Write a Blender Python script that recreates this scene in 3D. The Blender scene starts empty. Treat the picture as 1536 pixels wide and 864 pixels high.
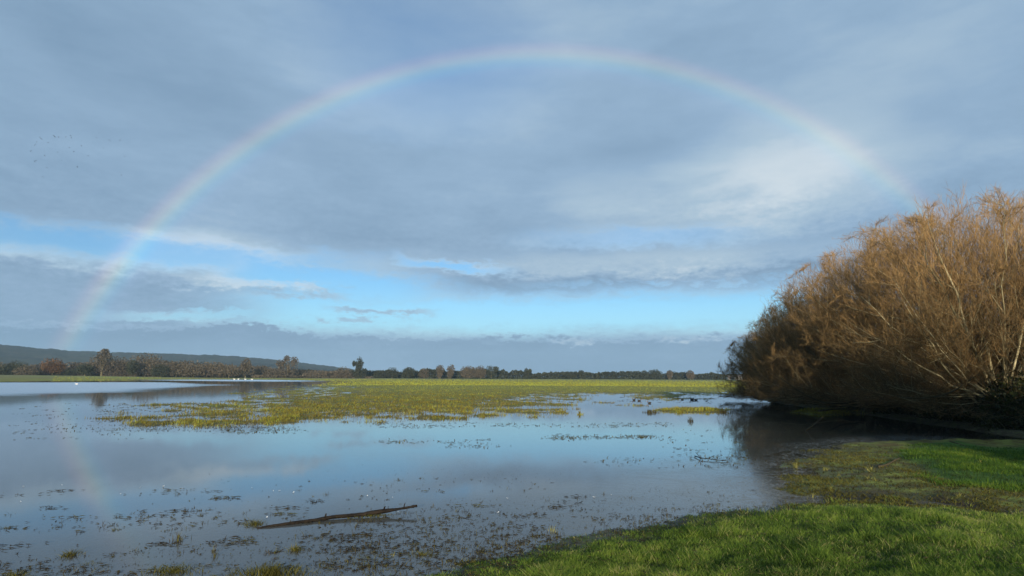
import bpy, math, random
import numpy as np

# ------------------------------------------------------------------ camera
scene = bpy.context.scene
COL = scene.collection
FOC, PITCH, ROLL, CAMZ = 870.0, math.radians(8.72), 0.005, 1.70
cam_data = bpy.data.cameras.new('camera')
cam_data.sensor_width = 36.0
cam_data.lens = 36.0 * FOC / 1536.0
cam_data.clip_start = 0.05
cam_data.clip_end = 30000.0
cam = bpy.data.objects.new('camera', cam_data)
COL.objects.link(cam)
cam.rotation_mode = 'XYZ'
cam.location = (0, 0, CAMZ)
from mathutils import Matrix, Vector
cam.rotation_euler = (Matrix.Rotation(math.pi / 2 + PITCH, 3, 'X') @ Matrix.Rotation(ROLL, 3, 'Z')).to_euler()
scene.camera = cam

# ------------------------------------------------------------------ render settings
scene.view_settings.view_transform = 'Standard'
scene.view_settings.look = 'None'
scene.view_settings.exposure = 0.45
scene.view_settings.gamma = 1.0
scene.view_settings.use_curve_mapping = False
scene.render.engine = 'CYCLES'
scene.cycles.use_denoising = True
scene.cycles.use_adaptive_sampling = True
scene.cycles.adaptive_threshold = 0.01
scene.cycles.max_bounces = 8
scene.cycles.transparent_max_bounces = 12
scene.cycles.caustics_reflective = False
scene.cycles.caustics_refractive = False
scene.cycles.volume_bounces = 0
scene.cycles.sample_clamp_indirect = 4.0

# ------------------------------------------------------------------ sun and sky
SUN_EL, SUN_AZ = math.radians(11.0), math.radians(182.25)     # low sun behind the camera
sun_dir = Vector((math.sin(SUN_AZ) * math.cos(SUN_EL), math.cos(SUN_AZ) * math.cos(SUN_EL), math.sin(SUN_EL)))
ANTI = -sun_dir
sl = bpy.data.lights.new('sun', 'SUN')
sl.energy = 4.8
sl.angle = math.radians(0.53)
sl.color = (1.0, 0.86, 0.66)
so = bpy.data.objects.new('sun', sl)
COL.objects.link(so)
so.rotation_euler = sun_dir.to_track_quat('Z', 'Y').to_euler()

world = bpy.data.worlds.new('World')
scene.world = world
world.use_nodes = True
world.cycles.sampling_method = 'MANUAL'
world.cycles.sample_map_resolution = 512


class E:
    """tiny expression helper over shader math nodes"""
    nt = None

    def __init__(s, v):
        s.v = v.v if isinstance(v, E) else v

    @staticmethod
    def op(name, *args):
        n = E.nt.nodes.new('ShaderNodeMath')
        n.operation = name
        for i, a in enumerate(args):
            a = a.v if isinstance(a, E) else a
            if isinstance(a, (int, float)):
                n.inputs[i].default_value = a
            else:
                E.nt.links.new(a, n.inputs[i])
        return E(n.outputs[0])

    def __add__(s, o): return E.op('ADD', s, o)
    def __radd__(s, o): return E.op('ADD', o, s)
    def __sub__(s, o): return E.op('SUBTRACT', s, o)
    def __rsub__(s, o): return E.op('SUBTRACT', o, s)
    def __mul__(s, o): return E.op('MULTIPLY', s, o)
    def __rmul__(s, o): return E.op('MULTIPLY', o, s)
    def __truediv__(s, o): return E.op('DIVIDE', s, o)
    def abs(s): return E.op('ABSOLUTE', s)
    def max(s, o): return E.op('MAXIMUM', s, o)
    def min(s, o): return E.op('MINIMUM', s, o)
    def pow(s, o): return E.op('POWER', s, o)
    def sat(s): return s.max(0.0).min(1.0)

    def smooth(s, a, b):
        n = E.nt.nodes.new('ShaderNodeMapRange')
        n.interpolation_type = 'SMOOTHSTEP'
        E.nt.links.new(s.v, n.inputs['Value'])
        lo, hi, ta, tb = (a, b, 0.0, 1.0) if a < b else (b, a, 1.0, 0.0)
        n.inputs['From Min'].default_value = lo
        n.inputs['From Max'].default_value = hi
        n.inputs['To Min'].default_value = ta
        n.inputs['To Max'].default_value = tb
        return E(n.outputs[0])


def xyz(x, y, z=0.0):
    n = E.nt.nodes.new('ShaderNodeCombineXYZ')
    for i, a in enumerate((x, y, z)):
        if isinstance(a, E):
            E.nt.links.new(a.v, n.inputs[i])
        else:
            n.inputs[i].default_value = a
    return n.outputs[0]


def noise(vec, scale, detail=4.0, rough=0.55, dist=0.0):
    n = E.nt.nodes.new('ShaderNodeTexNoise')
    n.inputs['Scale'].default_value = scale
    n.inputs['Detail'].default_value = detail
    n.inputs['Roughness'].default_value = rough
    n.inputs['Distortion'].default_value = dist
    E.nt.links.new(vec, n.inputs['Vector'])
    return E(n.outputs[0])


def mixc(f, a, b, blend='MIX'):
    n = E.nt.nodes.new('ShaderNodeMix')
    n.data_type = 'RGBA'
    n.blend_type = blend
    n.clamp_factor = True
    for key, v in ((0, f), (6, a), (7, b)):
        v = v.v if isinstance(v, E) else v
        if isinstance(v, (int, float)):
            n.inputs[key].default_value = v
        elif isinstance(v, tuple):
            n.inputs[key].default_value = (*v, 1.0)
        else:
            E.nt.links.new(v, n.inputs[key])
    return n.outputs[2]


def build_sky():
    nt = world.node_tree
    nt.nodes.clear()
    E.nt = nt
    L = nt.links
    out = nt.nodes.new('ShaderNodeOutputWorld')
    bg = nt.nodes.new('ShaderNodeBackground')
    STR = 0.10
    bg.inputs['Strength'].default_value = STR
    L.new(bg.outputs[0], out.inputs[0])
    sky = nt.nodes.new('ShaderNodeTexSky')
    sky.sky_type = 'NISHITA'
    sky.sun_disc = False
    sky.sun_elevation = SUN_EL
    sky.sun_rotation = SUN_AZ
    sky.altitude = 0
    sky.air_density = 1.0
    sky.dust_density = 0.3
    sky.ozone_density = 1.6
    tc = nt.nodes.new('ShaderNodeTexCoord')
    sep = nt.nodes.new('ShaderNodeSeparateXYZ')
    L.new(tc.outputs['Generated'], sep.inputs[0])
    X, Y, Z = (E(o) for o in sep.outputs)
    DEG = 180.0 / math.pi
    a0 = E.op('ARCTAN2', X, Y) * DEG
    e0 = E.op('ARCSINE', Z.max(-1.0).min(1.0)) * DEG
    # cloud-layer coordinates: the flat layer foreshortens towards the horizon
    zz = Z.max(0.0) + 0.10
    P = xyz(X / zz, Y / zz, 0.0)
    AE = xyz(a0 * 0.05, e0 * 0.22, 0.0)          # streaky field
    AE2 = xyz(a0 * 0.10, e0 * 0.24, 3.3)         # lumpy field
    n_big = noise(P, 0.9, 3.0, 0.5)
    n_mid = noise(AE, 1.6, 5.0, 0.55, 0.4)
    n_fine = noise(AE2, 3.2, 6.0, 0.6, 0.3)
    n_soft = noise(AE2, 0.55, 3.0, 0.5)
    n_rag = noise(xyz(a0 * 0.16, e0 * 0.34, 7.7), 7.0, 7.0, 0.65, 0.2)
    # warped angles give ragged edges
    a = a0 + (n_mid - 0.5) * 9.0
    e = e0 + (n_mid - 0.5) * 1.9 + (n_fine - 0.5) * 1.9 + (n_rag - 0.5) * 1.3

    def blob(ac, ec, aw, ew, soft=1.0):
        d = ((a - ac) / aw).pow(2.0) + ((e - ec) / ew).pow(2.0)
        return d.smooth(1.0 + soft, max(0.0, 1.0 - soft))

    def streak(p, q, w, endsoft=0.25):
        (ax, ex), (bx, bx2) = p, q
        t = ((a - ax) / (bx - ax))
        ec = t * (bx2 - ex) + ex
        across = ((e - ec) / w).abs().smooth(1.55, 0.30)
        along = t.smooth(-endsoft, endsoft) * t.smooth(1 + endsoft, 1 - endsoft)
        return across * along

    # low cloud bank and the clear band over it
    hump = ((a0 + 25.0) / 9.0).abs().smooth(1.0, 0.0) * (0.35 + n_rag * 0.9)
    top = 3.95 + hump + (n_fine - 0.5) * 2.6 + (n_rag - 0.5) * 2.2
    bank = (e0 - top).smooth(0.30, -0.55)
    left_wall = (a + 25.5).smooth(7.0, -7.0)
    lower = streak((-27, 5.9), (30.5, 6.2), 2.1, 0.10)
    gaps = lower * (1.0 - left_wall * 0.8)
    gaps = gaps.max(streak((-52, 10.3), (-17.0, 10.2), 1.35, 0.35) * 0.80)
    gaps = gaps.max(streak((-28, 10.2), (-6.5, 7.6), 1.65, 0.3) * 0.95)
    gaps = gaps.max(streak((-10.5, 11.4), (-1.5, 10.6), 0.55, 0.4) * 0.85)
    gaps = gaps.max(streak((5, 13.6), (21, 13.2), 0.9, 0.5) * 0.45)
    gaps = gaps.max(streak((-33, 4.9), (-22.0, 5.5), 0.45, 0.4) * 0.7)
    gaps = gaps.max(streak((4, 9.1), (31, 9.0), 0.35, 0.3) * 0.4 * n_fine.smooth(0.42, 0.6))
    gaps = gaps.max(blob(-9.0, 32.0, 13.0, 8.0, 0.95) * 0.45)
    gaps = gaps * (1.0 - bank)
    # little detached cloudlets floating in the band
    lets = streak((-17.5, 6.35), (-8.5, 6.2), 0.30, 0.2) * n_fine.smooth(0.38, 0.52)
    lets = lets.max(streak((-22, 5.2), (-10.5, 5.45), 0.28, 0.3) * n_fine.smooth(0.42, 0.55) * 0.9)
    lets = lets.max(blob(-20.5, 8.0, 5.0, 0.9, 0.6) * n_fine.smooth(0.42, 0.55) * 0.85)
    gaps = gaps * (1.0 - lets * 0.85)
    # behind the camera the sky is half clear
    back = Y.smooth(0.1, -0.35)
    gaps = gaps.max(back * (1.0 - n_big.smooth(0.40, 0.60) * 0.8))

    # cloud tone
    tone = 0.53 + (n_soft - 0.5) * 0.55 + (n_mid - 0.5) * (0.36 - e0.smooth(12, 22) * 0.20) + (n_big - 0.5) * 0.16 + (n_fine - 0.5) * 0.14
    tone = tone + (a0 / 45.0).smooth(0.25, 1.0) * e0.smooth(16, 26) * 0.14
    tone = tone + blob(26.0, 18.0, 10.0, 4.6, 1.0) * 0.26 + blob(26.5, 18.4, 5.5, 2.4, 1.0) * 0.10
    tone = tone + blob(18.0, 16.5, 13.0, 4.2, 0.95) * 0.16
    tone = tone + streak((-2, 10.9), (34, 11.0), 1.1, 0.3) * 0.24
    tone = tone - streak((-12, 9.0), (31, 8.9), 0.85, 0.2) * 0.16
    tone = tone - blob(-40.0, 4.6, 18.0, 3.6, 0.98) * 0.07
    tone = tone + streak((-50, 9.0), (-28, 8.9), 0.8, 0.3) * 0.22
    tone = tone + streak((-31, 8.0), (-18, 8.6), 0.5, 0.4) * 0.35
    tone = tone + blob(-28.0, 10.8, 7.0, 1.8, 0.9) * 0.30
    tone = tone - bank * 0.17 + bank * streak((0, 3.55), (22, 3.6), 0.28, 0.3) * n_fine.smooth(0.45, 0.62) * 0.45
    rim = (gaps * (1.0 - gaps)).max(bank * (1.0 - bank)) * 4.0
    tone = tone + rim * 0.20 + (n_rag - 0.5) * 0.30 * e0.smooth(26, 6)
    ramp = nt.nodes.new('ShaderNodeValToRGB')
    cr = ramp.color_ramp
    k = SKY_K
    stops = [(0.0, (0.155, 0.256, 0.380)), (0.35, (0.212, 0.334, 0.485)), (0.58, (0.292, 0.432, 0.600)),
             (0.80, (0.415, 0.550, 0.675)), (1.0, (0.62, 0.71, 0.78))]
    while len(cr.elements) < len(stops):
        cr.elements.new(0.5)
    for el, (p, c) in zip(cr.elements, stops):
        el.position = p
        el.color = (*[v * k for v in c], 1)
    L.new(tone.sat().v, ramp.inputs[0])
    cloud = mixc(1.0, ramp.outputs[0], (1 / STR,) * 3, 'MULTIPLY')
    blue = mixc(1.0, sky.outputs[0], (BLUE[0], BLUE[1], BLUE[2]), 'MULTIPLY')
    # pale moist air low in the clear band
    blue = mixc(e0.smooth(9.5, 4.0) * 0.35, blue, (0.48 / STR * SKY_K, 0.86 / STR * SKY_K, 1.08 / STR * SKY_K))
    # thin bright veil at cloud edges and near the horizon of the clear band
    col = mixc(gaps.sat() * 0.96, cloud, blue)

    # rainbow: angle from the antisolar point, infinitely far like the real one
    vm = nt.nodes.new('ShaderNodeVectorMath')
    vm.operation = 'DOT_PRODUCT'
    L.new(tc.outputs['Generated'], vm.inputs[0])
    vm.inputs[1].default_value = ANTI
    th = E.op('ARCCOSINE', E(vm.outputs['Value']).max(-1.0).min(1.0)) * DEG
    rb = nt.nodes.new('ShaderNodeValToRGB')
    t01 = (th - 36.0) / 9.0
    L.new(t01.sat().v, rb.inputs[0])
    rs = [(36.0, (.012, .014, .016)), (39.5, (.016, .019, .024)), (40.3, (.022, .030, .050)), (40.8, (.014, .058, .082)),
          (41.2, (.044, .092, .072)), (41.55, (.112, .112, .046)), (41.95, (.128, .078, .030)), (42.35, (.076, .026, .018)), (42.8, (.012, .004, .004)), (43.2, (0, 0, 0))]
    r = rb.color_ramp
    while len(r.elements) < len(rs):
        r.elements.new(0.5)
    for el, (p, c) in zip(r.elements, rs):
        el.position = min(1, max(0, (p - 36.0) / 9.0))
        el.color = (*c, 1)
    # thinner rain (a fainter bow) towards the right
    amount = SKY_K * ((a0 / 45.0).smooth(1.15, -0.9) * 0.38 + 0.80)
    amount = amount * (0.8 + (n_big - 0.5) * 0.8) * e0.smooth(-0.5, 0.5)
    amount = amount * (1.0 + streak((-44, 8.6), (-30, 8.6), 1.6, 0.2) * 0.45)
    bow = mixc(1.0, rb.outputs[0], xyz(amount / STR, amount / STR, amount / STR), 'MULTIPLY')
    # MIX node colours clamp-free: use ADD
    col = mixc(1.0, col, bow, 'ADD')
    L.new(col, bg.inputs['Color'])


SKY_K = 0.73              # brings the cloud radiance in line with exposure 0.45
BLUE = (0.74 * SKY_K, 1.24 * SKY_K, 1.72 * SKY_K)
build_sky()
#--END-TOP
# ------------------------------------------------------------------ small numpy tools
RNG = np.random.default_rng(7)


def _hash(ix, iy, seed):
    h = (ix.astype(np.int64) * 374761393 + iy.astype(np.int64) * 668265263 + seed * 974711) & 0x7fffffff
    h = ((h ^ (h >> 13)) * 1274126177) & 0x7fffffff
    return ((h ^ (h >> 16)) & 0xffff) / 65535.0


def vnoise(x, y, seed=0):
    ix, iy = np.floor(x), np.floor(y)
    fx, fy = x - ix, y - iy
    fx, fy = fx * fx * (3 - 2 * fx), fy * fy * (3 - 2 * fy)
    a, b = _hash(ix, iy, seed), _hash(ix + 1, iy, seed)
    c, d = _hash(ix, iy + 1, seed), _hash(ix + 1, iy + 1, seed)
    return (a * (1 - fx) + b * fx) * (1 - fy) + (c * (1 - fx) + d * fx) * fy


def fbm(x, y, seed=0, octaves=4, gain=0.5):
    v, amp, tot = 0.0, 1.0, 0.0
    for i in range(octaves):
        v = v + vnoise(x, y, seed + i * 17) * amp
        tot += amp
        amp *= gain
        x, y = x * 2.03 + 11.3, y * 2.03 + 5.7
    return v / tot


def sstep(a, b, x):
    t = np.clip((x - a) / (b - a), 0, 1)
    return t * t * (3 - 2 * t)


def ray(u, v):
    """direction of a photo pixel"""
    dx, dy = u - 768.0, 432.0 - v
    c, s = math.cos(ROLL), math.sin(ROLL)
    x, y = (dx * c - dy * s) / FOC, (dx * s + dy * c) / FOC
    return Vector((x, math.cos(PITCH) - y * math.sin(PITCH), math.sin(PITCH) + y * math.cos(PITCH)))


def gp(u, v, z=0.0):
    """ground point seen at a photo pixel (u, v)"""
    d = ray(u, v)
    t = (z - CAMZ) / d.z
    return (d.x * t, d.y * t)


def at(u, v, dist):
    """point at forward distance dist on the line of sight"""
    d = ray(u, v)
    t = dist / d.y
    return Vector((d.x * t, d.y * t, CAMZ + d.z * t))


def poly(px, extra=()):
    return np.array([gp(u, v) for u, v in px] + list(extra), float)


def sdist(pg, x, y):
    """signed distance, positive inside"""
    shp = x.shape
    x, y = x.ravel(), y.ravel()
    best = np.full(x.shape, 1e18)
    inside = np.zeros(x.shape, bool)
    n = len(pg)
    for i in range(n):
        ax, ay = pg[i]
        bx, by = pg[(i + 1) % n]
        ex, ey = bx - ax, by - ay
        L2 = ex * ex + ey * ey + 1e-12
        t = np.clip(((x - ax) * ex + (y - ay) * ey) / L2, 0, 1)
        d2 = (x - ax - t * ex) ** 2 + (y - ay - t * ey) ** 2
        best = np.minimum(best, d2)
        if ay != by:
            c = (ay > y) != (by > y)
            xc = ax + (y - ay) / (by - ay) * ex
            inside ^= c & (x < xc)
    d = np.sqrt(best)
    return np.where(inside, d, -d).reshape(shp)


# ------------------------------------------------------------------ lie of the land
BANK = poly([(-500, 872), (0, 878), (300, 880), (480, 885), (600, 878), (690, 862), (770, 838), (860, 814), (960, 792), (1060, 772), (1140, 765),
             (1215, 757), (1262, 753), (1400, 758), (1536, 770), (1750, 790)], [(30, 6), (40, -60), (-60, -60), (-60, 4)])
WET = poly([(1215, 758), (1185, 742), (1160, 722), (1150, 702), (1178, 692), (1196, 676), (1238, 664), (1330, 660),
            (1420, 657), (1540, 660), (1800, 668), (1800, 800), (1400, 765)])
LAWN = poly([(1338, 684), (1365, 668), (1440, 663), (1480, 672), (1500, 674), (1540, 667), (1800, 672), (1800, 760), (1545, 742),
             (1440, 732), (1388, 716), (1372, 700)])
MEADOW = poly([(205, 613), (330, 601), (400, 590), (440, 580), (470, 575.5), (495, 572.5), (455, 570.3), (400, 569.2), (330, 569.0),
               (200, 570.0), (100, 571.4), (0, 573), (-500, 580)], [(-6000, 300), (-6000, 9000), (9000, 9000), (9000, 47)])
MEADOW = np.concatenate([MEADOW, poly([(1290, 588), (1130, 589.5), (1078, 594), (1000, 599), (955, 599), (905, 591.5), (893, 592),
                                       (905, 600), (880, 609), (800, 618), (720, 627), (640, 630), (560, 633), (500, 632),
                                       (400, 636), (320, 640), (262, 633), (228, 622)])])
ISLET = poly([(972, 616), (1000, 611.5), (1060, 611), (1100, 614.5), (1085, 619), (1010, 619)])
ISLETS = [poly([(1180, 618), (1215, 612), (1262, 615), (1290, 622), (1235, 626)]),
          poly([(1085, 587.5), (1120, 585), (1175, 587), (1140, 592), (1100, 592)])]
WILLOW_BANK = np.array([(15.2, 17.2), (15.6, 20), (16.4, 25), (17.3, 32), (18.3, 40), (20.0, 48), (40, 48), (40, 14), (20, 14)], float)
POND_R = np.array([(11, 16.9), (30, 16.9), (30, 17.8), (15, 18.5), (11.5, 19)], float)


def zones(x, y):
    d = np.hypot(x, y)
    nA = fbm(x * 0.9, y * 0.9, 3)
    nB = fbm(x * 3.1, y * 3.1, 9)
    nC = fbm(x * 0.23, y * 0.23, 21)
    wob = (nA - 0.5) * 0.5 + (nB - 0.5) * 0.2
    sb = sdist(BANK, x, y) + wob * 0.9 + (fbm(x * 7, y * 7, 15) - 0.5) * 0.25
    sw = sdist(WET, x, y) + wob * 1.2
    sl = sdist(LAWN, x, y) + wob * 0.9
    sm = sdist(MEADOW, x, y) + (nC - 0.5) * np.clip(d * 0.25, 0, 14)
    si = sdist(ISLET, x, y) + wob * 1.6
    for p in ISLETS:
        si = np.maximum(si, sdist(p, x, y) + wob * 1.6)
    sk = sdist(WILLOW_BANK, x, y) + wob * 0.8
    return d, nA, nB, nC, sb, sw, sl, sm, si, sk


def land(x, y):
    x, y = np.asarray(x, float), np.asarray(y, float)
    d, nA, nB, nC, sb, sw, sl, sm, si, sk = zones(x, y)
    h = -0.17 + (nA - 0.5) * 0.10
    near = sstep(11.0, 5.5, d) * sstep(9, 2, x)
    h = h + near * (0.075 + (nB - 0.5) * 0.05)
    hb = -0.17 + 0.20 * sstep(-0.8, 0.25, sb) + 0.05 * sstep(0.2, 0.8, sb) + 0.16 * sstep(0.5, 4.0, sb) + (nB - 0.5) * 0.045 * sstep(-0.5, 1, sb) \
        + (nA - 0.5) * 0.07 * sstep(0, 1.5, sb)
    hw = -0.17 + 0.20 * sstep(-0.9, 0.7, sw) + ((nB - 0.5) * 0.09 + (nA - 0.5) * 0.09) * sstep(-0.9, 0.5, sw)
    hl = -0.17 + 0.25 * sstep(-0.9, 0.5, sl) + (nB - 0.5) * 0.05
    t = sstep(-3.0, 30.0, sm)
    hm = np.where(sm > -6, -0.022 + 0.10 * t + 0.035 * sstep(5, 14, sm) + ((nA - 0.5) * 0.26 + (nB - 0.5) * 0.12) * (1 - 0.75 * t) - 0.25 * sstep(1.0, -5, sm), -1)
    hi = -0.17 + 0.215 * sstep(-0.7, 0.7, si)
    hk = -0.17 + 0.26 * sstep(-0.8, 0.6, sk) + (nA - 0.5) * 0.08
    h = np.maximum.reduce([h, hb, hw, hl, hm, hi, hk])
    az = np.degrees(np.arctan2(x, y))
    h = h + sstep(190, 400, d) * (0.15 + 1.15 * sstep(-24, -42, az) * (np.abs(az) < 90)) + sstep(400, 1500, d) * 3.0 * 0
    return h


# ------------------------------------------------------------------ mesh helpers
def mesh_obj(name, V, F4=None, F3=None, mat=None, parent=None, smooth=False, attrs=None):
    """numpy verts + quads / tris -> linked mesh object"""
    me = bpy.data.meshes.new(name)
    V = np.asarray(V, np.float32)
    n4 = 0 if F4 is None else len(F4)
    n3 = 0 if F3 is None else len(F3)
    idx = np.concatenate(([] if n4 == 0 else [np.asarray(F4, np.int32).ravel()]) + ([] if n3 == 0 else [np.asarray(F3, np.int32).ravel()]))
    tot = np.concatenate([np.full(n4, 4, np.int32), np.full(n3, 3, np.int32)])
    me.vertices.add(len(V))
    me.vertices.foreach_set('co', V.ravel())
    me.loops.add(len(idx))
    me.loops.foreach_set('vertex_index', idx)
    me.polygons.add(len(tot))
    me.polygons.foreach_set('loop_start', np.concatenate([[0], np.cumsum(tot)[:-1]]).astype(np.int32))
    if smooth:
        me.polygons.foreach_set('use_smooth', np.ones(len(tot), bool))
    for k, a in (attrs or {}).items():
        at_ = me.attributes.new(k, 'FLOAT', 'POINT')
        at_.data.foreach_set('value', np.asarray(a, np.float32))
    me.update(calc_edges=True)
    me.validate(verbose=False)
    if mat:
        me.materials.append(mat)
    o = bpy.data.objects.new(name, me)
    COL.objects.link(o)
    if parent:
        o.parent = parent
    return o


def tag(o, label=None, cat=None, group=None, kind=None):
    for k, v in (('label', label), ('category', cat), ('group', group), ('kind', kind)):
        if v:
            o[k] = v
    return o


def empty(name, loc):
    o = bpy.data.objects.new(name, None)
    o.empty_display_size = 0.2
    o.location = loc
    COL.objects.link(o)
    return o


def new_mat(name):
    m = bpy.data.materials.new(name)
    m.use_nodes = True
    m.node_tree.nodes.clear()
    E.nt = m.node_tree
    out = m.node_tree.nodes.new('ShaderNodeOutputMaterial')
    return m, m.node_tree, out


def principled(nt, base, rough=0.8, spec=0.2):
    p = nt.nodes.new('ShaderNodeBsdfPrincipled')
    base = base.v if isinstance(base, E) else base
    if isinstance(base, tuple):
        p.inputs['Base Color'].default_value = (*base, 1)
    else:
        nt.links.new(base, p.inputs['Base Color'])
    if isinstance(rough, E):
        nt.links.new(rough.v, p.inputs['Roughness'])
    else:
        p.inputs['Roughness'].default_value = rough
    p.inputs['Specular IOR Level'].default_value = spec
    return p


def attr(name):
    n = E.nt.nodes.new('ShaderNodeAttribute')
    n.attribute_name = name
    return E(n.outputs['Fac'])


def pos():
    n = E.nt.nodes.new('ShaderNodeNewGeometry')
    return n.outputs['Position']


def leaf_mat(name, ramp, translucent=0.35, rough=0.6, spec=0.15, big=0.25, ramp2=None):
    """blade / leaf / twig material: colour by the per-blade tint, drifting slowly over the ground"""
    m, nt, out = new_mat(name)
    t = attr('tint') + (noise(pos(), big, 3.0) - 0.5) * 0.7
    r = nt.nodes.new('ShaderNodeValToRGB')
    cr = r.color_ramp
    while len(cr.elements) < len(ramp):
        cr.elements.new(0.5)
    for el, (p, c) in zip(cr.elements, ramp):
        el.position = p
        el.color = (*c, 1)
    nt.links.new(t.sat().v, r.inputs[0])
    p = principled(nt, r.outputs[0], rough, spec)
    if translucent > 0:
        tr = nt.nodes.new('ShaderNodeBsdfTranslucent')
        nt.links.new(r.outputs[0], tr.inputs[0])
        mx = nt.nodes.new('ShaderNodeMixShader')
        mx.inputs[0].default_value = translucent
        nt.links.new(p.outputs[0], mx.inputs[1])
        nt.links.new(tr.outputs[0], mx.inputs[2])
        nt.links.new(mx.outputs[0], out.inputs[0])
    else:
        nt.links.new(p.outputs[0], out.inputs[0])
    return m


# ------------------------------------------------------------------ polar sheets: ground and flood water
def polar_sheet(rads, azs):
    A, R = np.meshgrid(azs, rads)
    X, Y = R * np.sin(A), R * np.cos(A)
    nr, na = X.shape
    i = np.arange(nr - 1)[:, None] * na + np.arange(na)[None, :]
    j = np.arange(nr - 1)[:, None] * na + ((np.arange(na) + 1) % na)[None, :]
    F = np.stack([i, j, j + na, i + na], -1).reshape(-1, 4)
    return X, Y, F


rads = np.concatenate([np.geomspace(0.6, 4.0, 14)[:-1], np.geomspace(4.0, 90.0, 235)[:-1], np.geomspace(90, 500, 70)[:-1], np.geomspace(500, 9000, 24)])
azs = np.concatenate([np.radians(np.linspace(-47, 47, 471)), np.radians(np.linspace(47, 313, 90))[1:-1]])
gX, gY, gF = polar_sheet(rads, azs)
gZ = land(gX, gY)
d_, nA_, nB_, nC_, sb_, sw_, sl_, sm_, si_, sk_ = zones(gX, gY)
gV = np.stack([gX, gY, gZ], -1).reshape(-1, 3)
centre = len(gV)
gV = np.concatenate([gV, [[0, 0, float(land(np.array([0.0]), np.array([0.0]))[0])]]])
na = gX.shape[1]
fan = np.stack([np.full(na, centre), (np.arange(na) + 1) % na, np.arange(na)], -1)


def col_(a, last):
    return np.concatenate([a.ravel(), [last]])


def ground_material():
    m, nt, out = new_mat('wet_ground')
    P = pos()
    n1, n2, n3, n4 = noise(P, 0.5, 4), noise(P, 2.6, 5), noise(P, 14.0, 4), noise(P, 0.03, 4)
    n5 = noise(P, 6.0, 5, 0.65)
    mud = mixc(n5.smooth(0.42, 0.58), (0.060, 0.054, 0.040), (0.085, 0.105, 0.036))
    mud = mixc(n3.smooth(0.48, 0.64) * 0.8, mud, (0.170, 0.155, 0.105))
    mud = mixc(noise(P, 1.3, 4).smooth(0.50, 0.66) * 0.7, mud, (0.030, 0.028, 0.018))
    moss = mixc(n2.smooth(0.40, 0.60), (0.090, 0.080, 0.022), (0.160, 0.190, 0.036))
    moss = mixc(n5.smooth(0.48, 0.66) * 0.6, moss, (0.060, 0.042, 0.018))
    soil = mixc(n5.smooth(0.4, 0.6), (0.028, 0.040, 0.010), (0.055, 0.070, 0.016))
    lawn = mixc(n2.smooth(0.38, 0.62), (0.028, 0.075, 0.008), (0.050, 0.110, 0.010))
    mead = mixc(n2.smooth(0.35, 0.65), (0.140, 0.125, 0.024), (0.250, 0.245, 0.040))
    mead = mixc(n1.smooth(0.42, 0.62) * 0.6, mead, (0.100, 0.150, 0.026))
    far = mixc(n4.smooth(0.40, 0.60), (0.190, 0.225, 0.050), (0.165, 0.145, 0.062))
    c = mixc(attr('meadow'), mud, mead)
    c = mixc(attr('far'), c, far)
    c = mixc(attr('moss'), c, moss)
    c = mixc(attr('lawn'), c, lawn)
    c = mixc(attr('bank'), c, soil)
    c = mixc(attr('peat'), c, mixc(n5.smooth(0.40, 0.62), (0.016, 0.012, 0.007), (0.040, 0.030, 0.015)))
    wet = attr('wet')
    c = mixc(wet * 0.55, c, mixc(1.0, c, (0.35, 0.35, 0.35), 'MULTIPLY'))
    p = principled(nt, c, 0.95 - wet * 0.45, 0.25)
    b = nt.nodes.new('ShaderNodeBump')
    b.inputs['Strength'].default_value = 0.6
    b.inputs['Distance'].default_value = 0.03
    nt.links.new((n3 + n5).v, b.inputs['Height'])
    nt.links.new(b.outputs[0], p.inputs['Normal'])
    nt.links.new(p.outputs[0], out.inputs[0])
    return m


ground = mesh_obj('ground', gV, gF, fan, ground_material(), smooth=True, attrs={
    'bank': col_(sstep(0.1, 0.7, sb_), 1), 'moss': col_(sstep(-0.6, 0.3, np.maximum(sw_, si_)), 0), 'lawn': col_(sstep(-0.2, 0.4, sl_), 0),
    'meadow': col_(sstep(-0.03, 0.02, gZ) * sstep(-4, 1, sm_), 0), 'far': col_(sstep(150, 330, d_), 0),
    'peat': col_(sstep(0.36, 0.56, fbm(gX * 2.1, gY * 2.1, 73)) * sstep(-1.0, -0.3, sb_) * sstep(0.55, 0.05, sb_ + (nB_ - 0.5) * 0.9) * (gY > 2), 0),
    'wet': col_(sstep(0.06, 0.0, gZ) * (d_ < 120), 0)})
tag(ground, kind='structure')

# flood water
RIPPLE = poly([(-300, 577), (0, 574), (200, 573.2), (290, 575.5), (330, 577.5), (270, 579.5), (200, 584), (100, 589), (0, 592.5), (-300, 598)])
RIPPLE2 = poly([(200, 570), (300, 569.2), (420, 569.8), (486, 571.6), (430, 572.3), (330, 571.8)])
SCUM = poly([(560, 870), (700, 800), (780, 765), (900, 720), (1000, 690), (1120, 690), (1200, 690), (1240, 760), (1000, 790), (800, 880)])
SWIRL = poly([(1130, 706), (1165, 680), (1190, 668), (1240, 660), (1340, 654), (1420, 656), (1300, 672), (1210, 700), (1215, 760), (1120, 770)])


POOL_SHADE = np.array([(4.6, 11.0), (9, 10.5), (24, 15), (30, 50), (19.5, 50), (13.0, 32), (8.0, 18)], float)  # water here gets less murk, painting in the shade under the willows


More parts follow.
